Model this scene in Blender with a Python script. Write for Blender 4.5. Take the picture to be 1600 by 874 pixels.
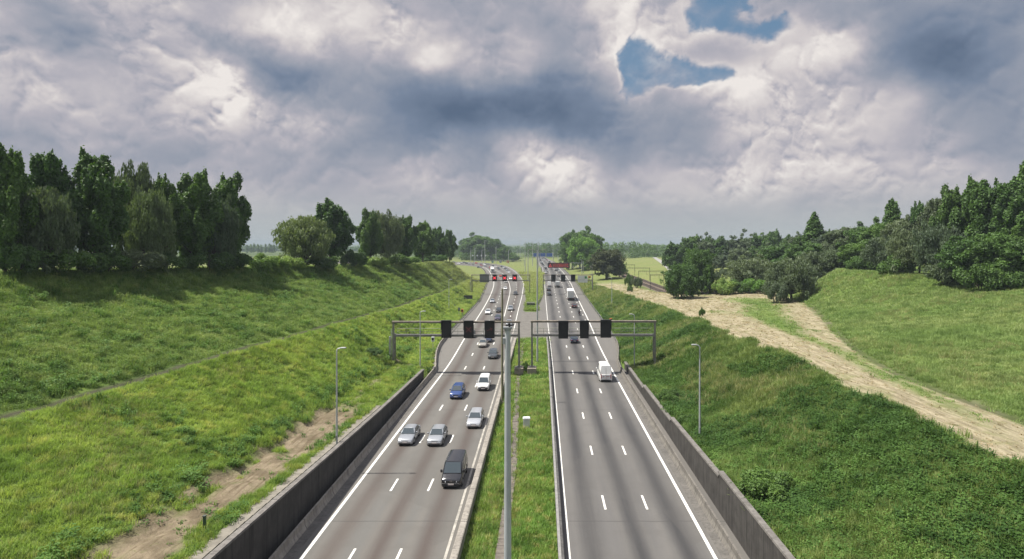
import bpy, math, random
import numpy as np

scene = bpy.context.scene
for _o in list(bpy.data.objects):
    bpy.data.objects.remove(_o)
COL = scene.collection

# ------------------------------------------------------------------ camera
F, CX, CY, CAMZ = 896.0, 847.0, 380.0, 22.5     # focal length and vanishing point of the 1600 px photograph
cam = bpy.data.cameras.new('camera')
cam.sensor_width = 36.0
cam.lens = F / 1600 * 36
cam.shift_x = (800 - CX) / 1600
cam.shift_y = (CY - 437) / 1600
cam.clip_start, cam.clip_end = 0.5, 12000
camo = bpy.data.objects.new('camera', cam)
COL.objects.link(camo)
camo.location = (0, 0, CAMZ)
camo.rotation_euler = (math.radians(90), 0, 0)
scene.camera = camo

# ------------------------------------------------------------------ view, samples
scene.render.engine = 'CYCLES'
scene.view_settings.view_transform = 'Standard'
scene.view_settings.look = 'None'
scene.view_settings.gamma = 1
scene.view_settings.exposure = 0.9
scene.cycles.use_denoising = True
scene.cycles.max_bounces = 6
scene.cycles.diffuse_bounces = 3
scene.cycles.glossy_bounces = 2
scene.cycles.transmission_bounces = 3
scene.cycles.volume_bounces = 0
scene.cycles.transparent_max_bounces = 6
scene.cycles.caustics_reflective = False
scene.cycles.caustics_refractive = False

# ------------------------------------------------------------------ node helper
class NB:
    """builds math node chains; sockets or numbers as arguments"""
    def __init__(s, nt): s.nt = nt
    def n(s, t, **k):
        x = s.nt.nodes.new(t)
        for a, b in k.items(): setattr(x, a, b)
        return x
    def put(s, sock, v):
        if isinstance(v, bpy.types.NodeSocket): s.nt.links.new(v, sock)
        else: sock.default_value = v
    def m(s, op, a, b=0.0, c=None, clamp=False):
        x = s.n('ShaderNodeMath', operation=op, use_clamp=clamp)
        s.put(x.inputs[0], a); s.put(x.inputs[1], b)
        if c is not None: s.put(x.inputs[2], c)
        return x.outputs[0]
    def add(s, a, b): return s.m('ADD', a, b)
    def sub(s, a, b): return s.m('SUBTRACT', a, b)
    def mul(s, a, b): return s.m('MULTIPLY', a, b)
    def vm(s, op, a, b):
        x = s.n('ShaderNodeVectorMath', operation=op)
        s.put(x.inputs[0], a); s.put(x.inputs[1], b)
        return x.outputs[0]
    def noise(s, vec, scale, detail=4, rough=.5, dist=0.0):
        x = s.n('ShaderNodeTexNoise')
        s.put(x.inputs['Vector'], vec); x.inputs['Scale'].default_value = scale
        x.inputs['Detail'].default_value = detail; x.inputs['Roughness'].default_value = rough
        x.inputs['Distortion'].default_value = dist
        return x.outputs[0]
    def step(s, v, a, b, lo=0.0, hi=1.0, smooth=True):
        x = s.n('ShaderNodeMapRange', interpolation_type='SMOOTHSTEP' if smooth else 'LINEAR')
        s.put(x.inputs[0], v); x.inputs[1].default_value = a; x.inputs[2].default_value = b
        s.put(x.inputs[3], lo); s.put(x.inputs[4], hi)
        return x.outputs[0]
    def mix(s, f, a, b, mode='MIX'):
        x = s.n('ShaderNodeMix', data_type='RGBA', blend_type=mode)
        s.put(x.inputs[0], f)
        for q, v in ((6, a), (7, b)):
            if isinstance(v, tuple) and len(v) == 3: v = (*v, 1)
            s.put(x.inputs[q], v)
        return x.outputs[2]
    def ramp(s, f, stops):
        x = s.n('ShaderNodeValToRGB')
        e = x.color_ramp.elements
        while len(e) < len(stops): e.new(.5)
        for q, (p, c) in zip(e, stops): q.position = p; q.color = (*c, 1)
        s.put(x.inputs[0], f)
        return x.outputs[0]

def lin(r, g, b):
    f = lambda c: (c / 255 / 12.92) if c / 255 <= .04045 else ((c / 255 + .055) / 1.055) ** 2.4
    return (f(r), f(g), f(b))

# ------------------------------------------------------------------ sky
SUN_EL, SUN_AZ = math.radians(61), math.radians(270)        # sun over the left embankment
W = bpy.data.worlds.new('World'); scene.world = W; W.use_nodes = True
W.node_tree.nodes.clear()
W.cycles.sampling_method = 'MANUAL'; W.cycles.sample_map_resolution = 256
b = NB(W.node_tree)
outw = b.n('ShaderNodeOutputWorld'); bg = b.n('ShaderNodeBackground')
W.node_tree.links.new(bg.outputs[0], outw.inputs[0])
bg.inputs[1].default_value = 0.10
skyt = b.n('ShaderNodeTexSky', sky_type='NISHITA'); skyt.sun_disc = False
skyt.sun_elevation = SUN_EL; skyt.sun_rotation = SUN_AZ
skyt.air_density = 1.2; skyt.dust_density = 1.5
D = b.n('ShaderNodeTexCoord').outputs['Generated']
sep = b.n('ShaderNodeSeparateXYZ'); b.put(sep.inputs[0], D)
dx, dy, dz = sep.outputs
# warp the direction a little so that the big cloud masses get ragged borders
wv = b.n('ShaderNodeTexNoise'); b.put(wv.inputs['Vector'], D); wv.inputs['Scale'].default_value = 5; wv.inputs['Detail'].default_value = 6
wv.inputs['Roughness'].default_value = .58
wsep = b.n('ShaderNodeSeparateXYZ'); b.put(wsep.inputs[0], wv.outputs[1])
AZ = b.add(b.m('ARCTAN2', dx, dy), b.mul(b.sub(wsep.outputs[0], .5), .16))
EL0 = b.m('ARCSINE', dz)
EL = b.add(EL0, b.mul(b.sub(wsep.outputs[1], .5), .11))
def azel(px, py):
    u, v = (px - CX) / F, (CY - py) / F
    return math.atan(u), math.atan(v / math.hypot(1, u))
def gauss(px, py, rx, ry):
    a, e = azel(px, py)
    a2, _ = azel(px + rx, py); _, e2 = azel(px, py - ry)
    p = b.mul(b.sub(AZ, a), 1 / abs(a2 - a)); q = b.mul(b.sub(EL, e), 1 / abs(e2 - e))
    return b.m('EXPONENT', b.mul(b.add(b.mul(p, p), b.mul(q, q)), -1.0))
def total(items):
    t = None
    for px, py, rx, ry, amp in items:
        g = b.mul(gauss(px, py, rx, ry), amp)
        t = g if t is None else b.add(t, g)
    return t
masses = total([
    (40, 15, 60, 45, -.05), (115, 60, 60, 60, -.24), (420, 115, 80, 42, -.30), (790, 180, 230, 50, -.36), (700, 205, 160, 40, -.10),
    (870, 60, 80, 80, -.26), (690, 30, 110, 50, -.08), (1490, 95, 190, 75, -.40), (1400, 10, 160, 40, -.22), (1010, 205, 110, 50, -.16), (1560, 200, 120, 80, -.10),
    (190, 50, 60, 40, .20), (480, 35, 220, 42, .46), (690, 105, 80, 28, .48), (330, 135, 60, 40, .36), (50, 105, 90, 45, .14), (190, 185, 200, 30, .06), (20, 25, 40, 30, .18),
    (470, 175, 150, 30, .20), (975, 55, 48, 75, .52), (1075, 55, 65, 50, .34), (1180, 115, 110, 40, .42), (1285, 75, 70, 55, .40), (1200, 190, 190, 40, .16), (1420, 160, 60, 30, .18),
    (1330, 150, 100, 50, .08), (840, 232, 60, 34, .36), (905, 272, 95, 38, .34), (1180, 285, 250, 40, .14), (1420, 215, 120, 50, .06), (600, 330, 900, 55, .08), (300, 240, 320, 30, -.05)])
gaps = total([
    (1000, 112, 34, 48, 1.15), (1122, 18, 40, 50, 1.2), (1195, 56, 56, 26, 1.15), (1075, 114, 75, 18, 1.1), (985, 20, 16, 18, .35)])
P = b.vm('MULTIPLY', D, (1.0, 1.0, 1.25))
P2 = b.vm('ADD', P, b.vm('MULTIPLY', b.vm('SUBTRACT', wv.outputs[1], (.5, .5, .5)), (.07, .07, .07)))
nbig = b.noise(P2, 3.4, 7, .52, .0)
def billow(vec):
    """heaped cloud: rounded knolls with creases between them"""
    x = b.n('ShaderNodeTexNoise', noise_type='RIDGED_MULTIFRACTAL', normalize=False); b.put(x.inputs['Vector'], vec)
    for nm, v_ in (('Scale', 7.0), ('Detail', 5.0), ('Roughness', .57), ('Lacunarity', 2.3), ('Offset', .9), ('Gain', 1.6)): x.inputs[nm].default_value = v_
    return b.sub(.75, b.mul(x.outputs[0], .45))
nmid = b.noise(P2, 7.0, 7, .58, .0)
bl1 = billow(P2); bl2 = billow(b.vm('ADD', P2, (-.003, 0.0, .011)))      # second look-up one step towards the light
pf = bl1
lowfade = b.step(EL0, .01, .15, .38, 1.0)
rel = b.mul(b.sub(bl1, bl2), lowfade)
B = b.add(.50, masses)
bright = b.step(B, .42, .80)                     # heaped, sharply lit cloud only where the masses are bright
soft = b.step(nbig, .30, .62)
B = b.add(B, b.mul(b.mul(b.sub(nbig, .5), lowfade), .85))
B = b.add(B, b.mul(b.mul(b.sub(nmid, .5), lowfade), b.add(.40, b.mul(bright, .35))))
B = b.add(B, b.mul(b.mul(rel, soft), b.add(.36, b.mul(bright, 1.15))))
B = b.add(B, b.mul(b.mul(b.sub(bl1, .22), b.mul(bright, soft)), b.mul(lowfade, .30)))
gnear = b.m('MINIMUM', b.mul(gaps, 2.6), 1.0)
gv = b.add(gaps, b.mul(gnear, b.add(b.mul(b.sub(nmid, .5), -1.6), b.mul(b.sub(bl1, .22), -1.5))))
gmask = b.mul(b.step(gv, .22, .74), b.step(nmid, .66, .40, .45, .95))
rim = b.m('EXPONENT', b.mul(b.m('POWER', b.m('ABSOLUTE', b.mul(b.sub(gv, .26), 5.0)), 2.0), -1.0))
B = b.add(B, b.mul(rim, b.mul(.15, b.m('MINIMUM', b.mul(gaps, 2.0), 1.0))))
S = 10.0 / 2 ** .9        # background strength is .1; divided by the exposure
cl = b.ramp(B, [(0.0, lin(90, 107, 131)), (.22, lin(120, 134, 156)), (.42, lin(151, 157, 171)), (.60, lin(179, 177, 186)), (.78, lin(209, 203, 204)), (1.0, lin(238, 232, 228))])
hz = b.ramp(b.m('ABSOLUTE', EL0), [(0.0, lin(182, 189, 190)), (.10, lin(166, 172, 177)), (.2, lin(150, 155, 162)), (1.0, lin(150, 155, 162))])
cl = b.mix(b.step(EL0, .015, .12, .80, 0.0), cl, hz)
cl = b.mix(1.0, cl, (S, S, S), 'MULTIPLY')
blue = b.mix(.6, skyt.outputs[0], tuple(c * S for c in lin(84, 120, 152)))
blue = b.mix(.7, blue, tuple(c * S for c in lin(98, 132, 162)))
over = b.step(EL0, .46, .80, 1.0, 2.0)            # extra sky brightness overhead, out of view, added as fill light
full = b.mix(gmask, cl, blue)
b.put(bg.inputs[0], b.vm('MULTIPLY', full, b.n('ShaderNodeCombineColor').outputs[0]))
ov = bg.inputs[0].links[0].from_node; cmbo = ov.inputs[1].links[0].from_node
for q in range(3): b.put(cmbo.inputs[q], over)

# ------------------------------------------------------------------ sun
sl = bpy.data.lights.new('sun', 'SUN'); sl.energy = 4.3; sl.angle = math.radians(1.5); sl.color = (1, .955, .87)
so = bpy.data.objects.new('sun', sl); COL.objects.link(so)
so.rotation_euler = (math.radians(90) - SUN_EL, 0, math.radians(180) - SUN_AZ)
so.location = (-200, 0, 300)

# ------------------------------------------------------------------ object helpers
def tag(o, label=None, cat=None, group=None, kind=None):
    if label: o['label'] = label
    if cat: o['category'] = cat
    if group: o['group'] = group
    if kind: o['kind'] = kind
    return o
def empty(name, loc, rz=0.0, label=None, cat=None, group=None):
    o = bpy.data.objects.new(name, None); COL.objects.link(o)
    o.location = loc; o.rotation_euler = (0, 0, rz); o.empty_display_size = .3
    return tag(o, label, cat, group)
def link(name, me, parent=None):
    o = bpy.data.objects.new(name, me); COL.objects.link(o)
    if parent: o.parent = parent
    return o
def children_of(o): return list(o.children)
def copy_tree(o, parent=None):
    c = o.copy(); COL.objects.link(c)
    if parent: c.parent = parent
    for ch in children_of(o): copy_tree(ch, c)
    return c
def mesh_np(name, verts, faces, mats=(), smooth=False, mi=None):
    """verts (n,3), faces (m,k) arrays of one size"""
    me = bpy.data.meshes.new(name)
    verts = np.asarray(verts, np.float32); faces = np.asarray(faces, np.int32)
    m, k = faces.shape
    me.vertices.add(len(verts)); me.vertices.foreach_set('co', verts.ravel())
    me.loops.add(m * k); me.loops.foreach_set('vertex_index', faces.ravel())
    me.polygons.add(m); me.polygons.foreach_set('loop_start', np.arange(0, m * k, k, dtype=np.int32))
    if smooth: me.polygons.foreach_set('use_smooth', np.ones(m, bool))
    if mi is not None: me.polygons.foreach_set('material_index', np.asarray(mi, np.int32))
    for x in mats: me.materials.append(x)
    me.update(calc_edges=True); me.validate()
    return me

class MB:
    def __init__(s): s.v = []; s.f = []; s.mi = []; s.sm = []
    def add(s, vs, fs, mi=0, smooth=False):
        o = len(s.v); s.v += [tuple(p) for p in vs]
        for f in fs: s.f.append([i + o for i in f]); s.mi.append(mi); s.sm.append(smooth)
        return s
    def box(s, c, d, mi=0, rz=0.0, taper=1.0, bev=0.0):
        x, y, z = (q / 2 for q in d); t = taper
        if bev <= 0:
            vs = [(-x, -y, -z), (x, -y, -z), (x, y, -z), (-x, y, -z), (-x * t, -y * t, z), (x * t, -y * t, z), (x * t, y * t, z), (-x * t, y * t, z)]
            fs = [(3, 2, 1, 0), (4, 5, 6, 7), (0, 1, 5, 4), (1, 2, 6, 5), (2, 3, 7, 6), (3, 0, 4, 7)]
        else:   # chamfered top and vertical edges
            e = bev
            ring = lambda ax, ay, zz: [(-ax + e, -ay, zz), (ax - e, -ay, zz), (ax, -ay + e, zz), (ax, ay - e, zz), (ax - e, ay, zz), (-ax + e, ay, zz), (-ax, ay - e, zz), (-ax, -ay + e, zz)]
            top = [(p[0] * (x - e) / x, p[1] * (y - e) / y, z) for p in ring(x, y, z)]
            vs = ring(x, y, -z) + ring(x, y, z - e) + top
            fs = [tuple(range(7, -1, -1)), tuple(range(16, 24))]
            for r in (0, 8):
                for i in range(8): fs.append((r + i, r + (i + 1) % 8, r + 8 + (i + 1) % 8, r + 8 + i))
        cs, sn = math.cos(rz), math.sin(rz)
        vs = [(c[0] + p[0] * cs - p[1] * sn, c[1] + p[0] * sn + p[1] * cs, c[2] + p[2]) for p in vs]
        return s.add(vs, fs, mi)
    def tube(s, p, q, r0, r1=None, n=8, mi=0, cap=True):
        r1 = r0 if r1 is None else r1
        p, q = np.array(p, float), np.array(q, float); d = q - p; d /= np.linalg.norm(d)
        a = np.array((0, 0, 1.)) if abs(d[2]) < .9 else np.array((1., 0, 0))
        u = np.cross(d, a); u /= np.linalg.norm(u); w = np.cross(d, u)
        vs = []
        for c, r in ((p, r0), (q, r1)):
            for i in range(n):
                t = 2 * math.pi * i / n
                vs.append(c + r * (math.cos(t) * u + math.sin(t) * w))
        fs = [(i, (i + 1) % n, n + (i + 1) % n, n + i) for i in range(n)]
        s.add(vs, fs, mi, True)
        if cap: s.add(vs[:n], [tuple(range(n - 1, -1, -1))], mi); s.add(vs[n:], [tuple(range(n))], mi)
        return s
    def path(s, pts, rs, n=8, mi=0):
        for (p, q), (r0, r1) in zip(zip(pts, pts[1:]), zip(rs, rs[1:])): s.tube(p, q, r0, r1, n, mi)
        return s
    def loft(s, rings, mi=0, closed=True, caps=True, smooth=True):
        n = len(rings[0]); vs = [p for r in rings for p in r]; fs = []
        for k in range(len(rings) - 1):
            for i in range(n if closed else n - 1):
                j = (i + 1) % n
                fs.append((k * n + i, k * n + j, (k + 1) * n + j, (k + 1) * n + i))
        s.add(vs, fs, mi, smooth)
        if caps: s.add(rings[0], [tuple(range(n - 1, -1, -1))], mi); s.add(rings[-1], [tuple(range(n))], mi)
        return s
    def quad(s, a, b_, c, d, mi=0): return s.add([a, b_, c, d], [(0, 1, 2, 3)], mi)
    def mesh(s, name, mats, bevel=0):
        me = bpy.data.meshes.new(name); me.from_pydata(s.v, [], s.f)
        for x in (mats if isinstance(mats, (list, tuple)) else [mats]): me.materials.append(x)
        me.polygons.foreach_set('material_index', s.mi); me.polygons.foreach_set('use_smooth', s.sm)
        me.update()
        return me
    def build(s, name, mats, parent=None): return link(name, s.mesh(name, mats), parent)

# ------------------------------------------------------------------ materials
MATS = {}
def newmat(name):
    m = bpy.data.materials.new(name); m.use_nodes = True; m.node_tree.nodes.clear(); MATS[name] = m
    k = NB(m.node_tree); o = k.n('ShaderNodeOutputMaterial'); p = k.n('ShaderNodeBsdfPrincipled')
    m.node_tree.links.new(p.outputs[0], o.inputs[0]); k.p = p; k.out = o
    k.pos = k.n('ShaderNodeNewGeometry').outputs['Position']
    return m, k
def simple(name, col, rough=.6, metal=0.0, var=.25, scale=2.0, spec=.5, col2=None, bump=0.0, bscale=20.0, coat=0.0, obj=False):
    m, k = newmat(name)
    vec = k.n('ShaderNodeTexCoord').outputs['Object'] if obj else k.pos
    c2 = col2 or tuple(x * (1 - var) for x in col)
    f = k.step(k.noise(vec, scale, 6, .65), .35, .68)
    k.put(k.p.inputs['Base Color'], k.mix(f, col, c2))
    k.p.inputs['Roughness'].default_value = rough; k.p.inputs['Metallic'].default_value = metal
    k.p.inputs['Specular IOR Level'].default_value = spec
    if coat: k.p.inputs['Coat Weight'].default_value = coat; k.p.inputs['Coat Roughness'].default_value = .05
    if bump:
        bn = k.n('ShaderNodeBump'); bn.inputs['Strength'].default_value = bump; bn.inputs['Distance'].default_value = .05
        k.put(bn.inputs['Height'], k.noise(vec, bscale, 5, .6)); k.put(k.p.inputs['Normal'], bn.outputs[0])
    return m
def emis(name, col, strength):
    m, k = newmat(name)
    k.p.inputs['Base Color'].default_value = (.02, .02, .02, 1)
    k.p.inputs['Emission Color'].default_value = (*col, 1); k.p.inputs['Emission Strength'].default_value = strength
    return m
# ------------------------------------------------------------------ terrain
rng = np.random.default_rng(7)
def pchip(xk, yk):
    xk, yk = np.array(xk, float), np.array(yk, float); h = np.diff(xk); dl = np.diff(yk) / h
    m = np.zeros(len(xk)); m[0], m[-1] = dl[0], dl[-1]
    for i in range(1, len(xk) - 1):
        if dl[i - 1] * dl[i] > 0:
            w1, w2 = 2 * h[i] + h[i - 1], h[i] + 2 * h[i - 1]
            m[i] = (w1 + w2) / (w1 / dl[i - 1] + w2 / dl[i])
    def f(x):
        x = np.clip(np.asarray(x, float), xk[0], xk[-1]); i = np.clip(np.searchsorted(xk, x) - 1, 0, len(h) - 1)
        t = (x - xk[i]) / h[i]
        return ((2 * t**3 - 3 * t**2 + 1) * yk[i] + (t**3 - 2 * t**2 + t) * h[i] * m[i] + (-2 * t**3 + 3 * t**2) * yk[i + 1] + (t**3 - t**2) * h[i] * m[i + 1])
    return f
def line(*keys):            # keys (Y, X, Z): a break line of the terrain running along the road
    ys, xs, zs = zip(*keys)
    return pchip(ys, xs), pchip(ys, zs)
_h = rng.random((256, 256))
def vnoise(x, y):
    x, y = np.asarray(x, float), np.asarray(y, float)
    i, j = np.floor(x).astype(int), np.floor(y).astype(int); u, v = x - i, y - j
    u, v = u * u * (3 - 2 * u), v * v * (3 - 2 * v)
    g = lambda a, c: _h[a % 256, c % 256]
    return (g(i, j) * (1 - u) + g(i + 1, j) * u) * (1 - v) + (g(i, j + 1) * (1 - u) + g(i + 1, j + 1) * u) * v - .5
def fbm(x, y, o=4):
    t, a = 0, 1.0
    for k in range(o): t = t + a * vnoise(x * 2**k + 17 * k, y * 2**k + 31 * k); a *= .5
    return t

WALL_L, WALL_R = -19.55, 14.95
zwL = pchip([-40, 33, 53, 71, 94, 98], [6.2, 3.95, 3.05, 2.3, 1.65, 1.55])
zwR = pchip([-40, 30, 45, 62, 80, 100, 104], [5.6, 3.5, 3.0, 2.1, 1.3, .7, .6])
LBAR = pchip([-60, 100, 106, 116, 127, 133, 163, 216, 244, 313, 420, 500, 540], [-18.7, -18.75, -19.7, -21.3, -22.4, -22.6, -23.2, -24.0, -25.6, -30.4, -41, -52, -61])
RBAR = pchip([-60, 96, 106, 112, 118.6, 126, 136, 173, 224, 325, 420, 500, 672, 876, 1120], [13.75, 13.75, 14.1, 14.9, 15.8, 16.5, 17.0, 17.5, 17.9, 19.4, 19.2, 18.2, 14.5, 6, -2])
MEDL = pchip([-60, 132, 188, 203, 250, 308, 395, 458, 520, 568, 620], [-6.1, -6.1, -5.9, -5.9, -7.0, -8.9, -14.2, -20.6, -28, -35, -45])
MEDR = pchip([-60, 100, 132, 188, 206, 224, 288, 389, 511, 610, 806, 1200], [1.35, 1.35, 1.2, -1.6, -1.5, -.75, .2, .2, -.8, -4.5, -8, -20])
one = lambda v: (lambda y: np.full_like(np.asarray(y, float), v))
zero = one(0.0)
def off(f, d): return lambda y: f(y) + d
YS = lambda y: np.asarray(y, float)
toeLz = pchip([-40, 35, 53, 75, 95, 105, 140, 200, 300, 420, 520, 540], [6.4, 4.2, 3.2, 2.5, 1.6, 1.3, 1.1, 1, .8, .4, 0, 0])
toeRz = pchip([-40, 30, 45, 62, 80, 100, 115, 140, 220, 300, 420, 600], [6.2, 4.0, 3.4, 2.5, 1.7, 1.1, .8, .7, .5, .4, .2, 0])
wl = lambda y: np.where(YS(y) < 97, zwL(y) - .22, np.minimum(toeLz(y), .3) * np.clip((540 - YS(y)) / 100, 0, 1))
wr = lambda y: np.where(YS(y) < 103, zwR(y) - .22, .25 * np.clip((600 - YS(y)) / 100, 0, 1))
path = line((-60, -47, 11), (20, -43, 9.4), (44, -42, 9), (71, -38.6, 9), (94, -37.2, 8.4), (132, -36.6, 7), (209, -36.6, 5), (300, -40, 3.6), (400, -58, 2.2), (500, -80, .6), (540, -95, 0))
upper = line((-60, -63, 17), (63, -60, 15), (131, -54.5, 13.8), (209, -47.6, 11.4), (288, -44.5, 9.4), (350, -54, 6.2), (420, -72, 3.4), (520, -98, .5), (540, -108, 0))
crest = line((-60, -71, 20), (30, -69, 19.4), (70, -66.5, 18.5), (119, -60, 17), (196, -53.0, 14.6), (288, -47.5, 12.6), (350, -57, 9), (420, -80, 4.8), (520, -110, .8), (540, -122, 0))
flow = line((-60, 33, 8.5), (38, 32, 7.6), (87, 32, 7.5), (143, 31, 5.6), (201, 28.6, 4.2), (291, 25.4, 2.0), (400, 25.5, .9), (520, 25.5, .4), (700, 26, 0))
fhigh = line((-60, 40, 7.4), (48, 40.8, 7.1), (66, 41.4, 7), (79, 44.2, 7), (99, 51, 6.9), (125, 61, 6.7), (152, 70, 6.5), (200, 78, 6.0), (240, 66, 4.4), (300, 62, 3.6), (400, 63, 3.2), (600, 64, 3), (800, 70, 0))
htop = line((-60, 112, 17), (30, 107, 16), (100, 98, 15.3), (122, 92, 15), (145, 83.5, 14.8), (160, 83.5, 14.6), (180, 96, 14.8), (198, 108, 14.8), (240, 110, 12), (300, 102, 8.5), (400, 98, 8), (565, 104, 8), (700, 120, 4), (900, 140, 0))
trk = np.vectorize(lambda y: 0.0)
tw = lambda y: np.clip((YS(y) - 205) / 35, 0, 1)        # the railway cutting opens behind the straw field
mixl = lambda f: (lambda y: flow[0](y) * (1 - f) + fhigh[0](y) * f)
def rx(frac, target): return lambda y: (flow[0](y) * (1 - frac) + fhigh[0](y) * frac) * (1 - tw(y)) + target * tw(y)
def rz(frac, target): return lambda y: (flow[1](y) * (1 - frac) + fhigh[1](y) * frac) * (1 - tw(y)) + target(y) * tw(y)
medz = lambda y: -.38 * np.clip((124 - YS(y)) / 16, 0, 1)     # the reservation lies lower than the lanes
LINES = [   # from far left to far right: X(Y), Z(Y), columns to the next
    (one(-7000), zero, 3), (one(-1800), zero, 5),
    (one(-420), lambda y: crest[1](y) * .5, 10),
    (lambda y: crest[0](y) - 30, lambda y: crest[1](y) - .2, 18),
    (crest[0], crest[1], 12), (upper[0], upper[1], 2), (lambda y: upper[0](y) + 1.2, lambda y: upper[1](y) - .1, 24),
    (lambda y: path[0](y) - .5, lambda y: path[1](y) + .25, 2), (lambda y: path[0](y) + 1.0, lambda y: path[1](y) - .05, 20),
    (lambda y: np.minimum(np.where(YS(y) < 100, -25.2, LBAR(y) - 5.5), path[0](np.minimum(y, 540.)) * 0 + 0), toeLz, 9),
    (lambda y: np.where(YS(y) < 97, WALL_L - .22, LBAR(y) - .9), wl, 1),
    (lambda y: np.where(YS(y) < 97, WALL_L - .12, LBAR(y) - .6), lambda y: np.full_like(YS(y), -.06), 4),
    (MEDL, lambda y: np.full_like(YS(y), -.06), 1), (off(MEDL, .12), medz, 12), (off(MEDR, -.12), medz, 1),
    (MEDR, lambda y: np.full_like(YS(y), -.06), 4),
    (lambda y: np.where(YS(y) < 103, WALL_R + .12, RBAR(y) + .6), lambda y: np.full_like(YS(y), -.06), 1),
    (lambda y: np.where(YS(y) < 103, WALL_R + .22, RBAR(y) + .9), wr, 6),
    (lambda y: np.where(YS(y) < 100, 19.6, np.minimum(RBAR(y) + 3, flow[0](y) - 1)), toeRz, 18),
    (flow[0], flow[1], 8),
    (rx(.25, 44.0), rz(.25, lambda y: 3.4 - (YS(y) - 235) * .003), 3), (rx(.40, 47.0), rz(.4, one(2.0)), 6), (rx(.70, 58.5), rz(.7, one(2.0)), 5),
    (fhigh[0], fhigh[1], 26), (htop[0], htop[1], 14),
    (lambda y: htop[0](y) + 40, lambda y: htop[1](y) - .2, 8), (one(420), lambda y: htop[1](y) * .5, 6), (one(1800), zero, 3), (one(7000), zero, 0)]
def lines_at(y):
    X = np.stack([np.broadcast_to(f(y), np.shape(y)) for f, _, _ in LINES], -1).astype(float)
    Z = np.stack([np.broadcast_to(g(y), np.shape(y)) for _, g, _ in LINES], -1).astype(float)
    return np.maximum.accumulate(X, -1), Z
I_WL, I_RL = 10, 17        # break lines between which the roadway lies
def rough(x, y, xl, xr):   # bumps of the grassland, none on the road
    d = np.maximum(np.clip((xl - x) / 3, 0, 1), np.clip((x - xr) / 3, 0, 1))
    far = np.clip(1 - (np.asarray(y) - 300) / 300, 0, 1)
    return d * far * (.32 * fbm(x * .09, y * .06, 3) + .20 * fbm(x * .45 + 9, y * .4, 3) + np.where((x > -27.2) & (x < -20.5) & (y < 105), .30 * fbm(x * 1.3, y * .5, 3) - .30 * np.exp(-((x + 25.3 - .8 * fbm(y * .2, y * 0, 3)) / .35)**2), 0))
def ground_z(x, y):
    x, y = np.atleast_1d(np.asarray(x, float)), np.atleast_1d(np.asarray(y, float))
    X, Z = lines_at(y); n = np.arange(len(x))
    i = np.clip((X <= x[:, None]).sum(1) - 1, 0, X.shape[1] - 2)
    x0, x1 = X[n, i], X[n, i + 1]; t = np.clip((x - x0) / np.maximum(x1 - x0, 1e-6), 0, 1)
    return Z[n, i] * (1 - t) + Z[n, i + 1] * t + rough(x, y, X[:, I_WL] - .2, X[:, I_RL] + .2)
def gz(x, y): return float(ground_z([x], [y])[0])
def at(px, Y): return (px - CX) * Y / F
def ray_z(py, Y): return CAMZ - (py - CY) * Y / F
def sm(v, a, b_): t = np.clip((v - a) / (b_ - a), 0, 1); return t * t * (3 - 2 * t)

rows = [-60., -30., 0., 12.]
while rows[-1] < 620: rows.append(rows[-1] + max(.75, .011 * rows[-1]))
rows = np.array(rows + [660, 720, 800, 900, 1050, 1300, 1700, 2300, 3200, 4500, 7000, 9500])
LX, LZ = lines_at(rows)
cols, seg = [], []
for i in range(len(LINES) - 1):
    for k in range(LINES[i][2]): cols.append((i, k / LINES[i][2]))
cols.append((len(LINES) - 2, 1.0))
ci = np.array([c[0] for c in cols]); ct = np.array([c[1] for c in cols])
GX = LX[:, ci] * (1 - ct) + LX[:, ci + 1] * ct
GZ = LZ[:, ci] * (1 - ct) + LZ[:, ci + 1] * ct
GY = np.repeat(rows[:, None], GX.shape[1], 1)
# crossover without grass and the far curve of the road stay under the asphalt
def under_road(x, y):
    return ((y > 131) & (y < 189.5) & (x > MEDL(y) - .3) & (x < MEDR(y) + .3))
GZ = GZ + rough(GX, GY, LX[:, [I_WL]] - .2, LX[:, [I_RL]] + .2)
GZ = np.where(under_road(GX, GY), -.06, GZ)
GZ = np.where(GY > 540, np.minimum(GZ, np.where((GX > -320) & (GX < 14.5), -.06, GZ)), GZ)
nr, nc = GX.shape
idx = np.arange(nr * nc).reshape(nr, nc)
gf = np.stack([idx[:-1, :-1], idx[:-1, 1:], idx[1:, 1:], idx[1:, :-1]], -1).reshape(-1, 4)

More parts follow.
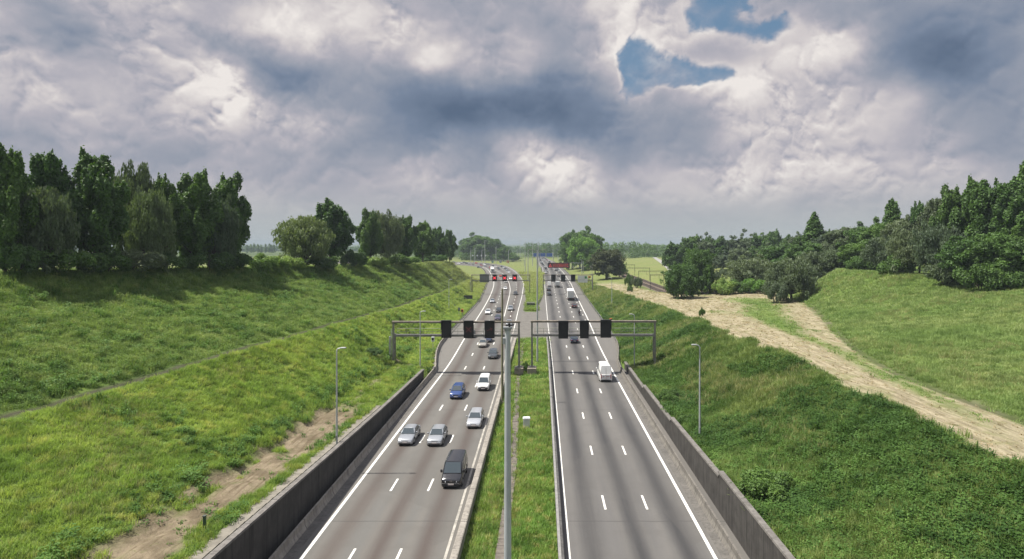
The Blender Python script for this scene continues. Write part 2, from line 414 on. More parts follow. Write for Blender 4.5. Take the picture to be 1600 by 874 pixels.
# what grows where: weights kept on the ground sheet
def zones(x, y):
    w = fbm(x * .25, y * .25, 4) * 1.6
    fl, fh, tl = flow[0](y), fhigh[0](y), np.where(y < 100, -25.2, -99.)
    straw = sm(x, fl + w * 1.6 - .9, fl + w * 1.6 + .9) * (1 - sm(x, fh - .9 + w * .5, fh + .1 + w * .5)) * (1 - sm(y, 268, 300))
    straw = straw * (1 - sm(x - 44 + (y - 200) * .12 + w * 3, 0, 4) * sm(y, 196, 214))
    # greener strips left between the swathes
    g1 = np.exp(-((x - (38.5 + (y - 60) * .135 + 2.0 * fbm(y * .05, y * 0, 2))) / (.9 + y * .006))**2) * sm(y, 40, 60) * (1 - sm(y, 120, 150))
    u = (x - fl) / np.maximum(fh - fl, 1)
    g2 = np.exp(-((u - .66 - .05 * np.sin(y * .09)) / .13)**2) * sm(y, 92, 118) * (1 - sm(y, 165, 180))
    straw = straw * (1 - np.clip(.75 * g1 + .95 * g2 + .5 * np.clip(fbm(x * .12 + 40, y * .08, 3) * 2 - .55, 0, 1), 0, 1))
    dirt = sm(x, -26.6 + w, -25.6 + w * .6) * (1 - sm(x, -21.9 + w * .8, -21.2 + w * .6)) * (1 - sm(y, 66, 76)) * sm(fbm(x * .9 + 3, y * .30, 4), -.58, -.18)
    dirt = np.maximum(dirt, .8 * np.exp(-((x + 24.2 + .6 * w) / .6)**2) * (y > 66) * (1 - sm(y, 96, 104)))
    for cx_, cy_, r_ in ((-22.2, 100, 1.6), (-25.4, 101, 1.3), (-28.3, 98, 1.2)): dirt = np.maximum(dirt, np.exp(-((x - cx_)**2 + (y - cy_)**2) / r_**2))
    gully = np.exp(-((x - (20.2 + .9 * np.sin(y * .12) + w)) / .55)**2) * (1 - sm(y, 105, 120)) * sm(fbm(x * .1, y * .13 + 5, 3), -.25, .25)
    dirt = np.maximum(dirt, .9 * gully)
    pth = np.exp(-((x - path[0](y) - .30) / .36)**4) * (1 - sm(y, 190, 240))
    pth = np.maximum(pth, .55 * np.exp(-((x - upper[0](y) - .6) / .5)**2) * sm(fbm(x * .05, y * .03, 2), -.2, .3) * (y < 300))
    pth = np.maximum(pth, np.exp(-((x - fh - .3) / .45)**2) * (1 - sm(y, 140, 156)))
    dry = sm(y, 150, 330) * .9
    dry = np.maximum(dry, sm(y, 200, 300) * (x > 57))
    return [np.clip(q, 0, 1) for q in (straw, dirt, pth, dry)]
zs = zones(GX.ravel(), GY.ravel())
rail = sm(np.abs(GX - 52.6), 4.6, 3.6) * sm(GY, 225, 240) * (1 - sm(GY, 640, 680))
mg, k = newmat('meadow_soil')
def attr(k, name, kind='GEOMETRY'):
    a = k.n('ShaderNodeAttribute', attribute_type=kind); a.attribute_name = name; return a.outputs['Fac']
n1, n2, n3 = k.noise(k.pos, .07, 5, .6), k.noise(k.pos, .6, 6, .65), k.noise(k.pos, 3.5, 5, .7)
grass = k.mix(k.step(n1, .38, .62), (.110, .165, .034), (.080, .130, .028))
grass = k.mix(k.step(n2, .45, .75), grass, (.120, .160, .040))
grass = k.mix(k.step(n3, .5, .8), grass, (.035, .060, .014))
grass = k.mix(k.mul(attr(k, 'dry'), k.step(n1, .3, .6, .55, 1.0)), grass, k.mix(k.step(n2, .4, .7), (.150, .175, .060), (.195, .190, .080)))
st = k.n('ShaderNodeMapping'); k.put(st.inputs[0], k.pos); st.inputs['Scale'].default_value = (1.6, .22, 1); st.inputs['Rotation'].default_value = (0, 0, math.radians(-12))
ns = k.noise(st.outputs[0], 1.1, 6, .72)
straw = k.mix(k.step(ns, .36, .64), (.365, .315, .215), (.205, .175, .112))
straw = k.mix(k.step(n2, .47, .70, 0, .65), straw, (.165, .175, .065))
soil = k.mix(k.step(n2, .38, .62), (.235, .190, .130), (.145, .115, .076))
rut = k.n('ShaderNodeMapping'); k.put(rut.inputs[0], k.pos); rut.inputs['Scale'].default_value = (2.6, .12, 1)
soil = k.mix(k.step(k.noise(rut.outputs[0], 1.2, 5, .7), .50, .62, 0, .75), soil, (.110, .082, .052))
soil = k.mix(k.step(n3, .54, .7, 0, .6), soil, (.105, .125, .040))
pathc = k.mix(k.step(n2, .4, .65), (.072, .066, .046), (.042, .040, .026))
balc = k.mix(k.step(n3, .4, .6), (.155, .120, .095), (.095, .075, .062))
c = k.mix(attr(k, 'straw'), grass, straw); c = k.mix(attr(k, 'dirt'), c, soil); c = k.mix(attr(k, 'path'), c, pathc); c = k.mix(attr(k, 'rail'), c, balc)
sx_ = k.n('ShaderNodeSeparateXYZ'); k.put(sx_.inputs[0], k.pos)
c = k.mix(k.step(sx_.outputs[1], 760, 1000), c, k.mix(k.step(k.noise(k.pos, .006, 4, .6), .42, .58), (.050, .075, .022), (.090, .120, .040)))
k.put(k.p.inputs['Base Color'], c); k.p.inputs['Roughness'].default_value = .95; k.p.inputs['Specular IOR Level'].default_value = .1
bn = k.n('ShaderNodeBump'); bn.inputs['Strength'].default_value = .9; bn.inputs['Distance'].default_value = .22
k.put(bn.inputs['Height'], k.add(k.noise(k.pos, 2.2, 7, .7), k.mul(n2, 1.5))); k.put(k.p.inputs['Normal'], bn.outputs[0])
gme = mesh_np('ground', np.stack([GX, GY, GZ], -1).reshape(-1, 3), gf, [mg], smooth=True)
for nm, d in zip(('straw', 'dirt', 'path', 'dry', 'rail'), zs + [rail.ravel()]):
    gme.attributes.new(nm, 'FLOAT', 'POINT').data.foreach_set('value', d.astype(np.float32))
tag(link('ground', gme), kind='structure')

# ------------------------------------------------------------------ roads
def asphalt(name, c1, c2, streak, sw, sofs):
    m, k = newmat(name)
    uv = k.n('ShaderNodeUVMap'); s_ = k.n('ShaderNodeSeparateXYZ'); k.put(s_.inputs[0], uv.outputs[0])
    u, v = s_.outputs[0], s_.outputs[1]
    cmb = k.n('ShaderNodeCombineXYZ'); k.put(cmb.inputs[0], k.mul(u, 2.2)); k.put(cmb.inputs[1], k.mul(v, .035))
    lng = k.noise(cmb.outputs[0], 1.0, 5, .6)
    fine = k.noise(k.pos, 9, 4, .7); mid = k.noise(k.pos, .5, 5, .6)
    col = k.mix(k.step(lng, .35, .65), c1, c2)
    col = k.mix(k.step(mid, .45, .7, 0, .5), col, tuple(x * .8 for x in c1))
    fr = k.m('ABSOLUTE', k.sub(k.m('FRACT', k.add(u, sofs)), .5))          # rubber and oil laid down along every lane
    oil = k.m('EXPONENT', k.mul(k.m('POWER', k.m('DIVIDE', fr, sw), 2.0), -1.0))
    inside = k.mul(k.step(u, .02, .1), k.step(u, 3.0, 3.1, 1.0, 0.0))
    oil = k.mul(k.mul(oil, inside), k.step(lng, .25, .7, .62, 1.0))
    col = k.mix(oil, col, streak)
    edge = k.m('MAXIMUM', k.step(u, 0.0, -.06, 0, .55), k.step(u, 3.02, 3.12, 0, .55))   # dusty shoulders
    col = k.mix(k.mul(edge, k.step(fine, .3, .7, .6, 1.0)), col, (.140, .130, .116))
    # tarred joints and patches across the lanes
    fv = k.m('ABSOLUTE', k.sub(k.m('FRACT', k.mul(k.add(v, k.mul(mid, .3)), 1 / 31.0)), .5))
    col = k.mix(k.step(fv, .0015, .003, .5, 0), col, (.045, .043, .042))
    col = k.mix(k.step(fine, .55, .8, 0, .35), col, tuple(x * 1.35 for x in c1))
    col = k.mix(1.0, col, k.mix(k.noise(k.pos, 38, 2, .6), (.78, .78, .78), (1.2, 1.2, 1.2)), 'MULTIPLY')
    pv = k.n('ShaderNodeTexVoronoi'); pv.inputs['Scale'].default_value = .11; cb = k.n('ShaderNodeCombineXYZ'); k.put(cb.inputs[0], k.mul(u, 3.0)); k.put(cb.inputs[1], k.mul(v, .5)); k.put(pv.inputs['Vector'], cb.outputs[0])
    ps = k.n('ShaderNodeSeparateColor'); k.put(ps.inputs[0], pv.outputs['Color']); col = k.mix(k.step(ps.outputs[0], .72, .74, 0, .28), col, tuple(x * .62 for x in c1))
    k.put(k.p.inputs['Base Color'], col); k.p.inputs['Roughness'].default_value = .82; k.p.inputs['Specular IOR Level'].default_value = .35
    bn = k.n('ShaderNodeBump'); bn.inputs['Strength'].default_value = .25; bn.inputs['Distance'].default_value = .02
    k.put(bn.inputs['Height'], fine); k.put(k.p.inputs['Normal'], bn.outputs[0])
    return m
MAT_AL = asphalt('worn_asphalt_olive', (.130, .122, .110), (.116, .112, .104), (.072, .057, .050), .22, 0.0)
MAT_AR = asphalt('worn_asphalt_grey', (.126, .119, .111), (.108, .103, .099), (.036, .035, .036), .24, 0.0)
def strip(name, left, right, mat, z, n=10, lanes=None, kind='structure'):
    """sheet between two polylines (x, y); lanes = (line left x(y), line right x(y)) for the lateral coordinate"""
    L, R = np.array(left, float), np.array(right, float); t = np.linspace(0, 1, n + 1)
    V = L[:, None, :] * (1 - t[None, :, None]) + R[:, None, :] * t[None, :, None]
    nv = np.concatenate([V, np.full(V.shape[:2] + (1,), z)], -1)
    k_, m_ = V.shape[:2]; id_ = np.arange(k_ * m_).reshape(k_, m_)
    f = np.stack([id_[:-1, :-1], id_[:-1, 1:], id_[1:, 1:], id_[1:, :-1]], -1).reshape(-1, 4)
    me = mesh_np(name, nv.reshape(-1, 3), f, [mat])
    lenv = np.concatenate([[0], np.cumsum(np.hypot(*np.diff((L + R) / 2, axis=0).T))])
    if lanes is not None: U = (V[..., 0] - lanes[0][:, None]) / (lanes[1] - lanes[0])[:, None] * 3
    else: U = np.broadcast_to(t[None, :] * 3, V.shape[:2])
    uvl = me.uv_layers.new(name='UVMap')
    UV = np.stack([U, np.broadcast_to(lenv[:, None] - 60, U.shape)], -1).reshape(-1, 2)
    uvl.data.foreach_set('uv', UV[f.ravel()].astype(np.float32).ravel())
    return tag(link(name, me), kind=kind)
yl = np.array(list(np.arange(-60, 140, 4.)) + list(np.arange(140, 541, 8.)))
LLINE = pchip([-60, 100, 136, 165, 200, 235, 310, 420, 500, 545], [-17.15, -17.2, -18.3, -19.2, -20.3, -21.7, -26.1, -37.6, -48, -57])
RLINE = pchip([-60, 132, 194, 240, 288, 308, 395, 458, 520, 568], [-6.75, -7.2, -8.0, -8.5, -9.5, -10.0, -15.7, -22.2, -30, -36.5])
LOL, LOR = LBAR(yl) - .5, MEDL(yl) + .1
left_o = [(x, y) for x, y in zip(LOL, yl)] + [(-75, 572), (-92, 594), (-122, 612), (-175, 628), (-300, 650)]
right_o = [(x, y) for x, y in zip(LOR, yl)] + [(-38, 575), (-52, 622), (-72, 664), (-110, 692), (-300, 730)]
ext = lambda a, e: np.array(list(a) + list(e), float)
strip('road_towards_camera', left_o, right_o, MAT_AL, .012, 14,
      (ext(LLINE(yl), (-71, -88, -118, -171, -296)), ext(RLINE(yl), (-40, -54, -75, -113, -300.5))))
yr = np.array(list(np.arange(-60, 140, 4.)) + list(np.arange(140, 700, 10.)) + [740, 800, 860, 940, 1040, 1150, 1300])
RL0 = pchip([-60, 100, 168, 257, 336, 389, 511, 610, 806, 1300], [2.0, 1.95, 1.6, 1.45, 1.4, .9, .5, -2.6, -5.5, -17])
RL1 = pchip([-60, 110, 168, 247, 325, 397, 498, 672, 876, 1120, 1300], [12.35, 12.4, 13.5, 14.7, 16.0, 16.2, 15.4, 11.2, 3.5, -4.5, -9])
strip('road_away_from_camera', [(MEDR(y) - .1, y) for y in yr], [(14.82 if y < 103 else RBAR(y) + .5, y) for y in yr], MAT_AR, .012, 14, (RL0(yr), RL1(yr)))
yx = np.arange(131.5, 190, 4.)
MAT_X = simple('crossover_concrete', (.150, .140, .125), .9, 0, .25, .6, .3, bump=.2)
strip('crossover_pavement', [(MEDL(y) - .5, y) for y in yx], [(MEDR(y) + .5, y) for y in yx], MAT_X, .018, 6)
# paint
m_, k = newmat('road_paint'); MAT_P = m_
k.put(k.p.inputs['Base Color'], k.mix(k.step(k.noise(k.pos, 3.5, 6, .7), .46, .74), (.66, .65, .61), (.36, .35, .32))); k.p.inputs['Roughness'].default_value = .7
def ribbon(mb, f, y0, y1, w, z=.017, step=4.0):
    ys = np.linspace(y0, y1, max(2, int((y1 - y0) / step) + 1)); xs = np.array([float(f(y)) for y in ys])
    o = len(mb.v)
    for x, y in zip(xs, ys): mb.v += [(x - w / 2, y, z), (x + w / 2, y, z)]
    for i in range(len(ys) - 1): mb.f.append([o + 2 * i, o + 2 * i + 1, o + 2 * i + 3, o + 2 * i + 2]); mb.mi.append(0); mb.sm.append(False)
def dashes(mb, f, y0, y1, per=12.5, ln=2.7, w=.17, ph=0.0):
    y = y0 + ph
    while y < y1: ribbon(mb, f, y, y + ln, w + .0004 * y, step=3); y += per
mk = MB(); ribbon(mk, LLINE, -60, 540, .26); ribbon(mk, RLINE, 150, 560, .2)
lanef = lambda a, b_, t: (lambda y: a(y) * (1 - t) + b_(y) * t)
MIDL = pchip([140, 178, 220, 265, 288, 330, 423, 474, 540], [-10.6, -11.7, -13.1, -14.8, -16.1, -19.2, -29.2, -38.9, -50])
ribbon(mk, MIDL, 176, 520, .22)
ry = lambda d0: 0
dashes(mk, lanef(LLINE, RLINE, .335), -58, 176, ph=10.0); dashes(mk, lanef(LLINE, RLINE, .667), -58, 150, ph=10.0)
dashes(mk, lanef(LLINE, MIDL, .5), 178, 500); dashes(mk, lanef(MIDL, RLINE, .5), 150, 500)
tag(mk.build('lane_marking', MAT_P), kind='structure')
mk = MB(); ribbon(mk, RL0, -60, 900, .15); ribbon(mk, RL1, -60, 1200, .27)
dashes(mk, lanef(RL0, RL1, .325), -58, 700, ph=6.4); dashes(mk, lanef(RL0, RL1, .665), -58, 700, ph=6.4); dashes(mk, lambda y: RL1(y) - .8 - (y - 150) * .004, 150, 360, ph=3)
tag(mk.build('lane_marking', MAT_P), kind='structure')
mk = MB(); ribbon(mk, RLINE, -60, 150, .2); tag(mk.build('lane_marking', simple('worn_edge_paint', (.40, .375, .33), .8, 0, .45, 1.5)), kind='structure')
# hatching on the left shoulder by the gantry
mk = MB()
for y in np.arange(84, 134, 1.15):
    a, c_ = float(LBAR(y)) + .9, float(LLINE(y)) - .35
    if c_ - a > .5: mk.quad((a, y, .0165), (c_, y - .1, .0165), (c_, y + .05, .0165), (a, y + .15, .0165))
tag(mk.build('shoulder_marking', simple('faded_paint', (.26, .245, .22), .8, 0, .4, 2.0)), kind='structure')

# ------------------------------------------------------------------ concrete barriers, walls, rails
MAT_CON = None
def concrete(name, a, b_, streak, joint):
    m, k = newmat(name)
    n = k.noise(k.pos, .8, 6, .65); st = k.n('ShaderNodeMapping'); k.put(st.inputs[0], k.pos); st.inputs['Scale'].default_value = (2.5, 2.5, .16)
    dr = k.noise(st.outputs[0], 1.3, 6, .75)
    c = k.mix(k.step(n, .35, .65), a, b_); c = k.mix(k.step(dr, .46, .66, 0, .85), c, streak)
    s_ = k.n('ShaderNodeSeparateXYZ'); k.put(s_.inputs[0], k.pos)
    fv = k.m('ABSOLUTE', k.sub(k.m('FRACT', k.mul(s_.outputs[1], 1 / joint)), .5))
    c = k.mix(k.step(fv, .004, .009, .8, 0), c, (.03, .028, .025))
    k.put(k.p.inputs['Base Color'], c); k.p.inputs['Roughness'].default_value = .9; k.p.inputs['Specular IOR Level'].default_value = .25
    bn = k.n('ShaderNodeBump'); bn.inputs['Strength'].default_value = .35; bn.inputs['Distance'].default_value = .03
    k.put(bn.inputs['Height'], k.noise(k.pos, 6, 5, .7)); k.put(k.p.inputs['Normal'], bn.outputs[0])
    return m
MAT_WALL = concrete('stained_wall_concrete', (.074, .069, .064), (.052, .048, .045), (.028, .026, .025), 4.0)
MAT_CAP = concrete('coping_concrete', (.19, .177, .163), (.135, .125, .115), (.09, .083, .076), 4.0)
MAT_BAR = concrete('barrier_concrete', (.30, .275, .24), (.225, .205, .178), (.14, .128, .115), 6.0)
MAT_BARR = concrete('darkened_barrier_concrete', (.185, .170, .150), (.135, .125, .112), (.085, .080, .074), 6.0)  # darker copy of the barrier concrete, its colour offsetting the sun on this side
MAT_DARKB = concrete('dark_barrier_concrete', (.110, .106, .102), (.075, .072, .070), (.040, .040, .040), 6.0)
def profile(mb, f, ys, prof, mi=0, zf=None, sm_=False):
    """sweep a closed (x offset, z) outline along the line x = f(y)"""
    rings = [[(float(f(y)) + px, y, pz + (float(zf(y)) if zf else 0)) for px, pz in prof] for y in ys]
    mb.loft(rings, mi, smooth=sm_)
def retaining(name, xw, zf, y0, y1, sgn, steps, label):
    t = MB(); c = MB()
    if steps is None: ys = np.arange(y0, y1 + .1, 4.0); segs = [[(y, float(zf(y))) for y in ys]]
    else:
        segs = []; e = [y0, *steps, y1]
        for a, b_ in zip(e, e[1:]):
            d = .42; segs.append([(a, float(zf(a)) + .05), (b_, float(zf(b_)) + d)])
    for sg in segs:
        t.loft([[(xw - .16, y, -.1), (xw + .16, y, -.1), (xw + .16, y, z), (xw - .16, y, z)] for y, z in sg], 0, smooth=False)
        c.loft([[(xw - .24, y, z + .002), (xw + .24, y, z + .002), (xw + .22, y, z + .16), (xw - .22, y, z + .16)] for y, z in sg], 0, smooth=False)
    o = tag(t.build(name, MAT_WALL), label, 'wall'); c.build('coping', MAT_CAP, o); return o
retaining('retaining_wall', WALL_L, zwL, -30, 97, 1, None, 'tall dark streaked concrete wall along the foot of the bare earth strip')
retaining('retaining_wall', WALL_R, zwR, -30, 103, -1, [32, 48, 66, 84], 'dark concrete wall with stepped top below the weedy slope beside the empty carriageway')
NJ = [(-.30, -.05), (.30, -.05), (.24, .14), (.11, .42), (.08, .82), (-.08, .82), (-.11, .42), (-.24, .14)]
yb = np.concatenate([np.arange(-60, 95, 6.), np.arange(95, 136, 1.5)])
t = MB(); profile(t, LBAR, yb, NJ); o = tag(t.build('concrete_barrier', MAT_BAR), 'pale concrete barrier below the dark retaining wall, bending out at the gantry', 'barrier')
t = MB(); profile(t, RBAR, np.concatenate([np.arange(-60, 95, 6.), np.arange(95, 131, 1.5)]), NJ); o = tag(t.build('concrete_barrier', MAT_BARR), 'concrete barrier below the stepped wall, curving out behind the white van', 'barrier')
LOWB = [(-.28, -.05), (.28, -.05), (.26, .62), (.2, .66), (-.2, .66), (-.26, .62)]
t = MB(); profile(t, lambda y: -6.15, np.arange(-60, 133, 6.), LOWB); tag(t.build('median_barrier', MAT_BAR), 'straight pale concrete barrier between the car lanes and the grass median', 'barrier')
t = MB(); profile(t, lambda y: MEDR(y) + .02, np.concatenate([np.arange(-60, 95, 6.), np.arange(95, 141, 1.5)]), [(-.22, -.05), (.22, -.05), (.2, .68), (.16, .72), (-.16, .72), (-.2, .68)])
o = tag(t.build('median_barrier', MAT_DARKB), 'dark steel-grey barrier between the grass median and the empty lanes', 'barrier')
t = MB(); profile(t, lambda y: MEDR(y) - .02, np.concatenate([np.arange(-60, 95, 6.), np.arange(95, 141, 1.5)]), [(-.19, .722), (.02, .722), (.02, .76), (-.19, .76)]); t.build('top_rail', simple('pale_rail', (.30, .29, .275), .6, .3, .25, 3), o)
# drainage gutters beside both outer edge lines
MAT_GUT = concrete('gutter_concrete', (.140, .130, .118), (.105, .098, .090), (.072, .068, .062), 3.0)
t = MB(); profile(t, lambda y: 13.2, np.arange(-60, 102, 6.), [(-.35, .016), (.35, .016), (.35, .06), (-.2, .03)]); tag(t.build('road_gutter', MAT_GUT), kind='structure')
t = MB(); profile(t, lambda y: -18.1, np.arange(-60, 102, 6.), [(-.35, .016), (.35, .016), (.2, .03), (-.35, .06)]); tag(t.build('road_gutter', MAT_GUT), kind='structure')
t = MB(); ys_ = np.arange(-30, 72, 1.02)
for y in ys_: t.box((-20.55, y, float(zwL(y)) - .10), (.9, .98, .10))
tag(t.build('drain_channel', simple('drain_slab', (.215, .195, .160), .9, 0, .35, 1.3, bump=.3)), kind='structure')
MAT_GAL = simple('galvanised_steel', (.40, .41, .42), .45, .75, .25, 1.5)
MAT_GALD = simple('weathered_steel', (.17, .165, .155), .6, .5, .35, 1.5)
def guardrail(f, y0, y1, label, mat, step=4.0):
    ys = np.arange(y0, y1 + .1, step); t = MB()
    profile(t, f, ys, [(-.05, .45), (.05, .50), (.02, .60), (.05, .70), (-.05, .75)])
    for y in ys: t.box((float(f(y)) - .12, y, .3), (.1, .12, .75))
    return tag(t.build('guard_rail', mat), label, 'guard rail')
guardrail(LBAR, 136, 536, 'dark guard rail at the foot of the tree-topped embankment', MAT_GALD)
guardrail(RBAR, 130, 700, 'light steel guard rail edging the grass beside the truck and motorcycle', MAT_GAL)
guardrail(off(MEDR, -.1), 193, 520, 'dark guard rail on the grass reservation beyond the paved crossover', MAT_GALD)
# ------------------------------------------------------------------ trees
def leafmat(name, c1, c2, c3, trans=.25):
    m, k = newmat(name)
    oi = k.n('ShaderNodeObjectInfo')
    vec = k.vm('ADD', k.n('ShaderNodeTexCoord').outputs['Object'], oi.outputs['Location'])
    cl = k.n('ShaderNodeAttribute', attribute_type='GEOMETRY'); cl.attribute_name = 'clump'
    c = k.mix(cl.outputs['Fac'], c1, c2)
    c = k.mix(k.step(k.noise(vec, 1.6, 4, .65), .48, .72, 0, .8), c, c3)
    c = k.mix(1.0, c, k.mix(oi.outputs['Random'], (.78, .84, .86), (1.2, 1.14, 1.0)), 'MULTIPLY')
    k.put(k.p.inputs['Base Color'], c); k.p.inputs['Roughness'].default_value = .55; k.p.inputs['Specular IOR Level'].default_value = .25
    tr = k.n('ShaderNodeBsdfTranslucent'); k.put(tr.inputs[0], k.mix(1.0, c, (1.5, 1.6, .7), 'MULTIPLY'))
    ms = k.n('ShaderNodeMixShader'); ms.inputs[0].default_value = trans
    k.nt.links.new(k.p.outputs[0], ms.inputs[1]); k.nt.links.new(tr.outputs[0], ms.inputs[2]); k.nt.links.new(ms.outputs[0], k.out.inputs[0])
    return m
L_POP = leafmat('poplar_leaves', (0.054, 0.104, 0.027), (0.087, 0.163, 0.038), (0.130, 0.218, 0.051))
L_WIL = leafmat('willow_leaves', (0.114, 0.155, 0.069), (0.155, 0.201, 0.094), (0.201, 0.249, 0.122))
L_BRO = leafmat('broad_leaves', (0.056, 0.106, 0.028), (0.088, 0.160, 0.039), (0.138, 0.231, 0.050))
L_BRI = leafmat('bright_leaves', (0.088, 0.185, 0.035), (0.138, 0.256, 0.046), (0.204, 0.336, 0.063))
L_GRY = leafmat('grey_green_leaves', (0.078, 0.110, 0.065), (0.108, 0.146, 0.081), (0.148, 0.185, 0.105))
L_COP = leafmat('copper_leaves', (.044, .058, .028), (.062, .074, .036), (.082, .100, .044))
L_BUS = leafmat('bush_leaves', (0.124, 0.212, 0.050), (0.195, 0.283, 0.071), (0.300, 0.371, 0.133))
BARK = simple('bark', (.095, .078, .060), .9, 0, .45, 3.0, .2, bump=.4, obj=True)

def leaves(clumps, n, size, r, shell=.55, droop=0.0):
    """clumps: (x, y, z, rx, ry, rz); n leaf faces over all of them; returns quads and a value per clump"""
    C = np.array(clumps); w = (C[:, 3] * C[:, 4] * C[:, 5]) ** .62; w = w / w.sum()
    ci_ = r.choice(len(C), n, p=w); c = C[ci_]
    d = r.normal(size=(n, 3)); d /= np.linalg.norm(d, axis=1)[:, None]
    d[:, 2] = np.where(r.random(n) < .28, np.abs(d[:, 2]), d[:, 2])
    rad = shell + (1.05 - shell) * r.random(n) ** .6
    rad = np.where(r.random(n) < .09, rad + .38 * r.random(n), rad)          # twigs standing out of the outline
    p = c[:, :3] + d * c[:, 3:6] * .93 * rad[:, None]
    p[:, 2] -= droop * rad * r.random(n) * c[:, 5]
    nrm = d * .75 + r.normal(size=(n, 3)) * .55 + np.array((0, 0, .35)); nrm /= np.linalg.norm(nrm, axis=1)[:, None]
    a = np.cross(nrm, r.normal(size=(n, 3))); a /= np.linalg.norm(a, axis=1)[:, None]; b2 = np.cross(nrm, a)
    s = size * (.6 + .8 * r.random(n))[:, None]
    if droop: a = a * .5 + np.array((0, 0, -.8)); 
    V = np.stack([p - a * s * .7, p + b2 * s * .42, p + a * s * .7, p - b2 * s * .42], 1).reshape(-1, 3)
    cv = r.random(len(C))[ci_]
    return V, cv
def limb_path(mb, p, q, r0, r1, r, bend=.12, seg=4):
    p, q = np.array(p, float), np.array(q, float); L = np.linalg.norm(q - p); pts = [p]
    for i in range(1, seg): pts.append(p + (q - p) * i / seg + r.normal(size=3) * L * bend * .4)
    pts.append(q); rs = np.linspace(r0, r1, seg + 1)
    mb.path([tuple(x) for x in pts], list(rs), 6)
def make_tree(kind, seed, H=16.0, n=15000, leaf=.42):
    """meshes (trunk, crown) of a tree H metres high"""
    r = np.random.default_rng(seed); mb = MB(); cl = []; droop = 0.0; shell = .5
    if kind == 'poplar':
        Wd = H * .27; top = np.array((r.normal() * .4, r.normal() * .4, H * .82))
        limb_path(mb, (0, 0, -.5), top, H * .022, .06, r, .05, 6)
        nl = 34
        for i in range(nl):
            f = i / (nl - 1); h0 = H * (.10 + .58 * f); ang = i * 2.4 + r.normal() * .4
            out = Wd * (.55 + .45 * math.sin(math.pi * min(1, .22 + .80 * f)) + .12 * r.normal()) * (1 - .45 * max(0, f - .55) / .45)
            e = np.array((math.cos(ang) * out, math.sin(ang) * out, h0 + H * (.14 + .16 * r.random())))
            s0 = np.array((0, 0, h0)) + (top - np.array((0, 0, h0))) * 0
            limb_path(mb, s0, e, H * .008 * (1.25 - f), .03, r)
            for t in (.45, .72, 1.0):
                c = s0 + (e - s0) * t + r.normal(size=3) * .3; k_ = H / 16
                cl.append((*c, (.72 + .35 * r.random()) * k_ * 1.15, (.72 + .35 * r.random()) * k_ * 1.15, (1.0 + .8 * r.random()) * k_))
            c = e + np.array((math.cos(ang), math.sin(ang), 1.6)) * .4 * H / 16
            cl.append((*c, .42 * H / 16, .42 * H / 16, (.8 + .7 * r.random()) * H / 16))
        for i in range(7):
            a = r.random() * 6.28; q = r.random() * Wd * .42
            cl.append((math.cos(a) * q, math.sin(a) * q, H * (.84 + .09 * r.random()), .55 * H / 16, .55 * H / 16, 1.25 * H / 16))
    elif kind == 'column':
        limb_path(mb, (0, 0, -.5), (0, 0, H * .9), H * .016, .05, r, .03, 5)
        for i in range(44):
            f = i / 43; h = H * (.08 + .84 * f); w = H * .115 * (math.sin(math.pi * min(.97, .18 + .8 * f)) ** (.8 if seed == 5 else .35) + .12); a = i * 2.4
            cl.append((math.cos(a) * w * .6, math.sin(a) * w * .6, h, w * .62, w * .62, H * .075))
            if i % 2 == 0: limb_path(mb, (0, 0, h - H * .06), (math.cos(a) * w * .6, math.sin(a) * w * .6, h + H * .02), .05, .02, r, .1, 3)
        cl.append((0, 0, H * .95, H * .025, H * .025, H * .06))
    elif kind in ('round', 'willow', 'dome'):
        Wd = H * {'round': .42, 'willow': .46, 'dome': .62}[kind]; zc, hh = {'round': (.50 * H, .46 * H), 'willow': (.55 * H, .42 * H), 'dome': (.44 * H, .50 * H)}[kind]
        fork = H * (.20 if kind == 'round' else .14)
        limb_path(mb, (0, 0, -.5), (r.normal() * .2, r.normal() * .2, fork), H * .030, H * .024, r, .05, 3)
        nl = 30 if kind != 'dome' else 70
        for i in range(nl):
            z = 1 - 1.75 * (i + .5) / nl; a = i * 2.39996 + r.normal() * .25; q = math.sqrt(max(0, 1 - z * z))
            k_ = .74 if i < 3 else .72 + .24 * r.random() if kind != 'dome' else .80 + .12 * r.random()
            e = np.array((math.cos(a) * q * Wd * k_, math.sin(a) * q * Wd * k_, zc + z * hh * k_))
            limb_path(mb, (0, 0, fork), e, H * .010, .03, r, .14)
            s = H * ((.105 if kind != 'dome' else .12) + .05 * r.random())
            cl.append((*e, s, s, s * (.75 if kind != 'willow' else .9)))
            e2 = e * np.array((.55, .55, 1)) + np.array((0, 0, (zc - e[2]) * .35)); cl.append((*e2, s * 1.15, s * 1.15, s * .95))
            for j in range(2):
                g = e + r.normal(size=3) * s * .8; cl.append((*g, s * .5, s * .5, s * .45))
        droop = .9 if kind == 'willow' else 0.0
    elif kind == 'bush':
        for i in range(5):
            a = i * 1.3; e = (math.cos(a) * H * .5, math.sin(a) * H * .5, H * .6); limb_path(mb, (0, 0, -.3), e, .07, .02, r, .15, 3)
        for i in range(24):
            a = r.random() * 6.28; q = math.sqrt(r.random()) * H * .85; z = H * (.22 + .55 * r.random() * (1 - .5 * q / H)); s = H * (.20 + .12 * r.random())
            cl.append((math.cos(a) * q, math.sin(a) * q, z, s, s, s * .8))
    V, cv = leaves(cl, n, leaf, r, shell, droop)
    me = mesh_np('crown', V, np.arange(len(V)).reshape(-1, 4), [])
    at_ = me.attributes.new('clump', 'FLOAT', 'FACE'); at_.data.foreach_set('value', cv.astype(np.float32))
    ext_ = np.percentile(V, 99.5, axis=0) - np.percentile(V, .5, axis=0)
    return mb.mesh('trunk', BARK), me, float(np.percentile(V[:, 2], 99.4)), float((ext_[0] + ext_[1]) / 2)
PROTO = {}
def proto(key, kind, seeds, H, n, leaf):
    PROTO[key] = [make_tree(kind, s, H, n, leaf) for s in seeds]
